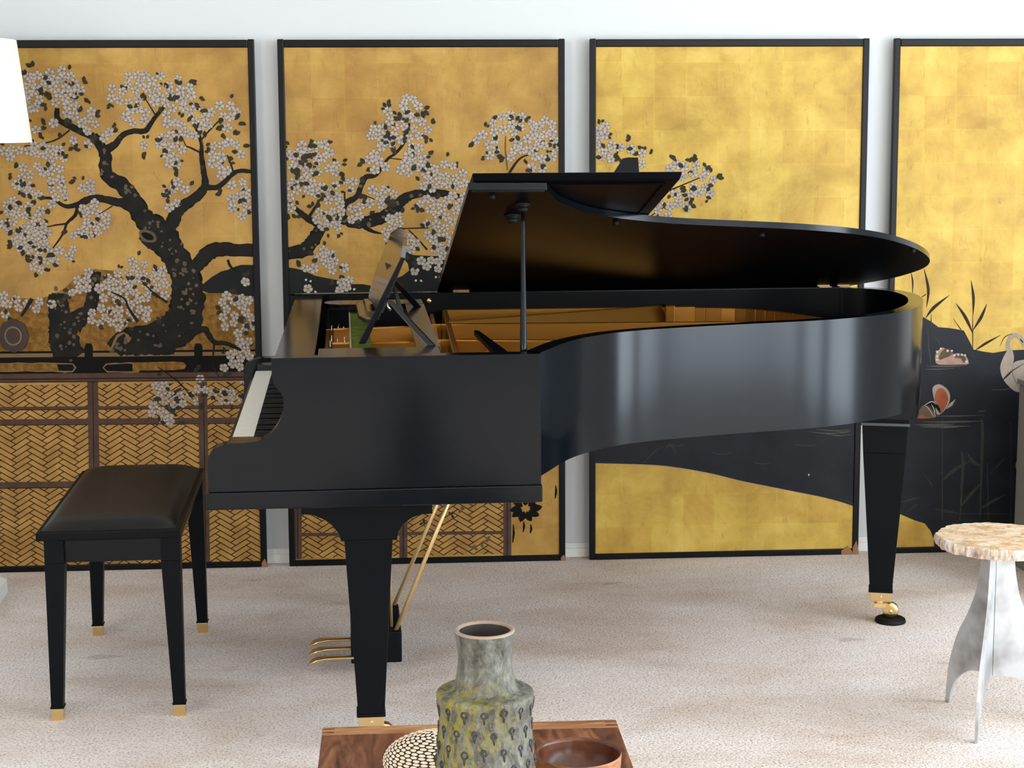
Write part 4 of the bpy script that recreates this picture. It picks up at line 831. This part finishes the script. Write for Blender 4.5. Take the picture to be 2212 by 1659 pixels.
# ---------------------------------------------------------------- coffee table and the things on it
ZTB=.380
a=atz(697,1571,ZTB); b=atz(1330,1554,ZTB); e=(b-a).normalized(); g=Vector((-e.y,e.x,0)); W=(b-a).length; Dp=.62
ct=empty('coffee_table',(a+b)/2-g*Dp/2-Vector((0,0,ZTB)),'low walnut coffee table with finger-jointed corners, at the bottom edge','coffee table')
def cp(u,v,z): return (a+e*u-g*v)+Vector((0,0,z-ZTB))
def cbox(k,u0,u1,v0,v1,z0,z1,m): k.hexa([cp(u0,v1,z0),cp(u1,v1,z0),cp(u1,v0,z0),cp(u0,v0,z0)],[cp(u0,v1,z1),cp(u1,v1,z1),cp(u1,v0,z1),cp(u0,v0,z1)],m)
k=MB(); cbox(k,0,W,.042,Dp-.042,ZTB-.022,ZTB,wal); k.build('tabletop',ct,bevel=.001)
for v0 in (0,Dp-.042):
    k=MB(); cbox(k,.0,W,v0,v0+.042,ZTB-.10,ZTB,wal2); o=k.build('end_rail',ct,bevel=.0012)
    j=MB()
    for u0 in (.0,W-.022):
        for q in (0,1): j=MB(); cbox(j,u0,u0+.022,v0+.008+q*.017,v0+.0165+q*.017,ZTB-.10,ZTB+.0003,wal); j.build('finger_joint',o)
for u0 in (.0,W-.022):
    k=MB(); cbox(k,u0,u0+.022,.022,Dp-.022,0,ZTB-.022,wal); k.build('side_panel',ct)
# vase
vx,vy=.2054,2.62
prof=[(.075,.0),(.080,.006),(.0800,.03),(.0795,.06),(.0785,.10),(.0756,.139),(.0727,.172),(.0740,.195),(.0757,.212),(.0765,.219),(.0755,.2235),(.0710,.2265),(.0620,.2285),(.0540,.2305),(.0495,.235),(.0468,.242),(.0445,.253),(.0428,.267),(.0419,.280),(.0433,.296),(.0458,.313),(.0468,.3215)]
pv=catmull([Vector((p[0],p[1])) for p in prof],4)
vase=empty('ceramic_vase',(vx,vy,ZTB),'tall grey and yellow-green stoneware vase with stamped rings, on the coffee table','vase')
k=MB(); k.lathe((vx,vy,ZTB),[(p.x,p.y) for p in pv],vg,72,True,False)
random.seed(11)
def rad(z):
    for i in range(len(pv)-1):
        if pv[i].y<=z<=pv[i+1].y: t=(z-pv[i].y)/max(1e-6,pv[i+1].y-pv[i].y); return pv[i].x+(pv[i+1].x-pv[i].x)*t
    return .075
for row in range(6):
    for c_ in range(15):
        w=2*math.pi*(c_+.5*(row%2))/15; z=.208-row*.030+random.uniform(-.004,.004); r0=random.uniform(.0036,.0052)
        ringp=[]
        for q in range(13):
            aa=2*math.pi*q/12; zz=z+r0*math.sin(aa); ww=w+r0*math.cos(aa)/.077; rr=rad(zz)+.0004; ringp.append((vx+rr*math.cos(ww),vy+rr*math.sin(ww),ZTB+zz))
        k.tube(ringp,random.uniform(.0012,.002),vmk,6,False)
        tl=[]
        for q in range(4): zz=z-r0-q*.0035; rr=rad(zz)+.0003; tl.append((vx+rr*math.cos(w),vy+rr*math.sin(w),ZTB+zz))
        k.tube(tl,[.0022,.002,.0016,.0006],vmk,6)
k.build('body',vase)
k=MB(); k.lathe((vx,vy,ZTB),[(.0468,.3215),(.0462,.3245),(.0440,.3255),(.0412,.3245),(.040,.321)],vr,72,False,False); k.build('lip',vase)
k=MB(); k.lathe((vx,vy,ZTB),[(.040,.321),(.037,.28),(.039,.245),(.042,.225),(.066,.19),(.066,.03),(.0,.02)],vd,48,False,False); k.build('inside',vase)
# bowl
c=atz(1249,1625,.438); bxx,byy=c.x,c.y-.0
bowl=empty('wooden_bowl',(bxx,byy,ZTB),'round turned wooden bowl standing on the coffee table, right of the vase','bowl')
k=MB(); k.lathe((bxx,byy,ZTB),[(.050,0),(.058,.004),(.066,.014),(.0705,.028),(.0720,.044),(.0725,.056),(.0718,.0585)],bowlw,72,True,False); k.build('outer_wall',bowl)
k=MB(); k.lathe((bxx,byy,ZTB),[(.0718,.0585),(.0695,.058),(.0685,.052),(.067,.040),(.062,.024),(.050,.012),(.030,.0075),(0,.007)],bowli,72,False,False); k.build('hollow',bowl)
# woven dome
c=atz(955,1650,.421); dx_,dy_=c.x-.004,2.815
k=MB(); pr=[(.091*math.sin(math.pi*i/18),.0415-.0405*math.cos(math.pi*i/18)) for i in range(0,19)]
k.lathe((dx_,dy_,ZTB),pr,wkd,64,False,False)
def dome(th,ph):
    st_=math.sin(th); return Vector((dx_+.0925*math.sin(th)*math.cos(ph),dy_+.0925*math.sin(th)*math.sin(ph),ZTB+.0415+.0415*math.cos(th)))
for r in range(20):
    th=.10+r*.10
    if th>2.1: break
    cnt=max(6,int(2*math.pi*math.sin(th)/.155))
    for i in range(cnt):
        p0=2*math.pi*(i+.5*(r%2))/cnt; dp_=2*math.pi/cnt*.45; dt=.046; P=[]
        for q in range(8):
            aa=2*math.pi*q/8; P.append((th+dt*math.sin(aa)*1.0,p0+dp_*math.cos(aa)))
        cen=dome(th-.012,p0); nrm=(cen-Vector((dx_,dy_,ZTB+.0415))); nrm=Vector((nrm.x/.0925**2,nrm.y/.0925**2,nrm.z/.0415**2)).normalized()
        k.add([dome(a_,b_)+nrm*.0012 for a_,b_ in P]+[cen+nrm*.0030],[(q,(q+1)%8,8) for q in range(8)],wk,True)
top(k.build('woven_basket'),'domed woven basket of cream strands on the coffee table, left of the vase','basket')
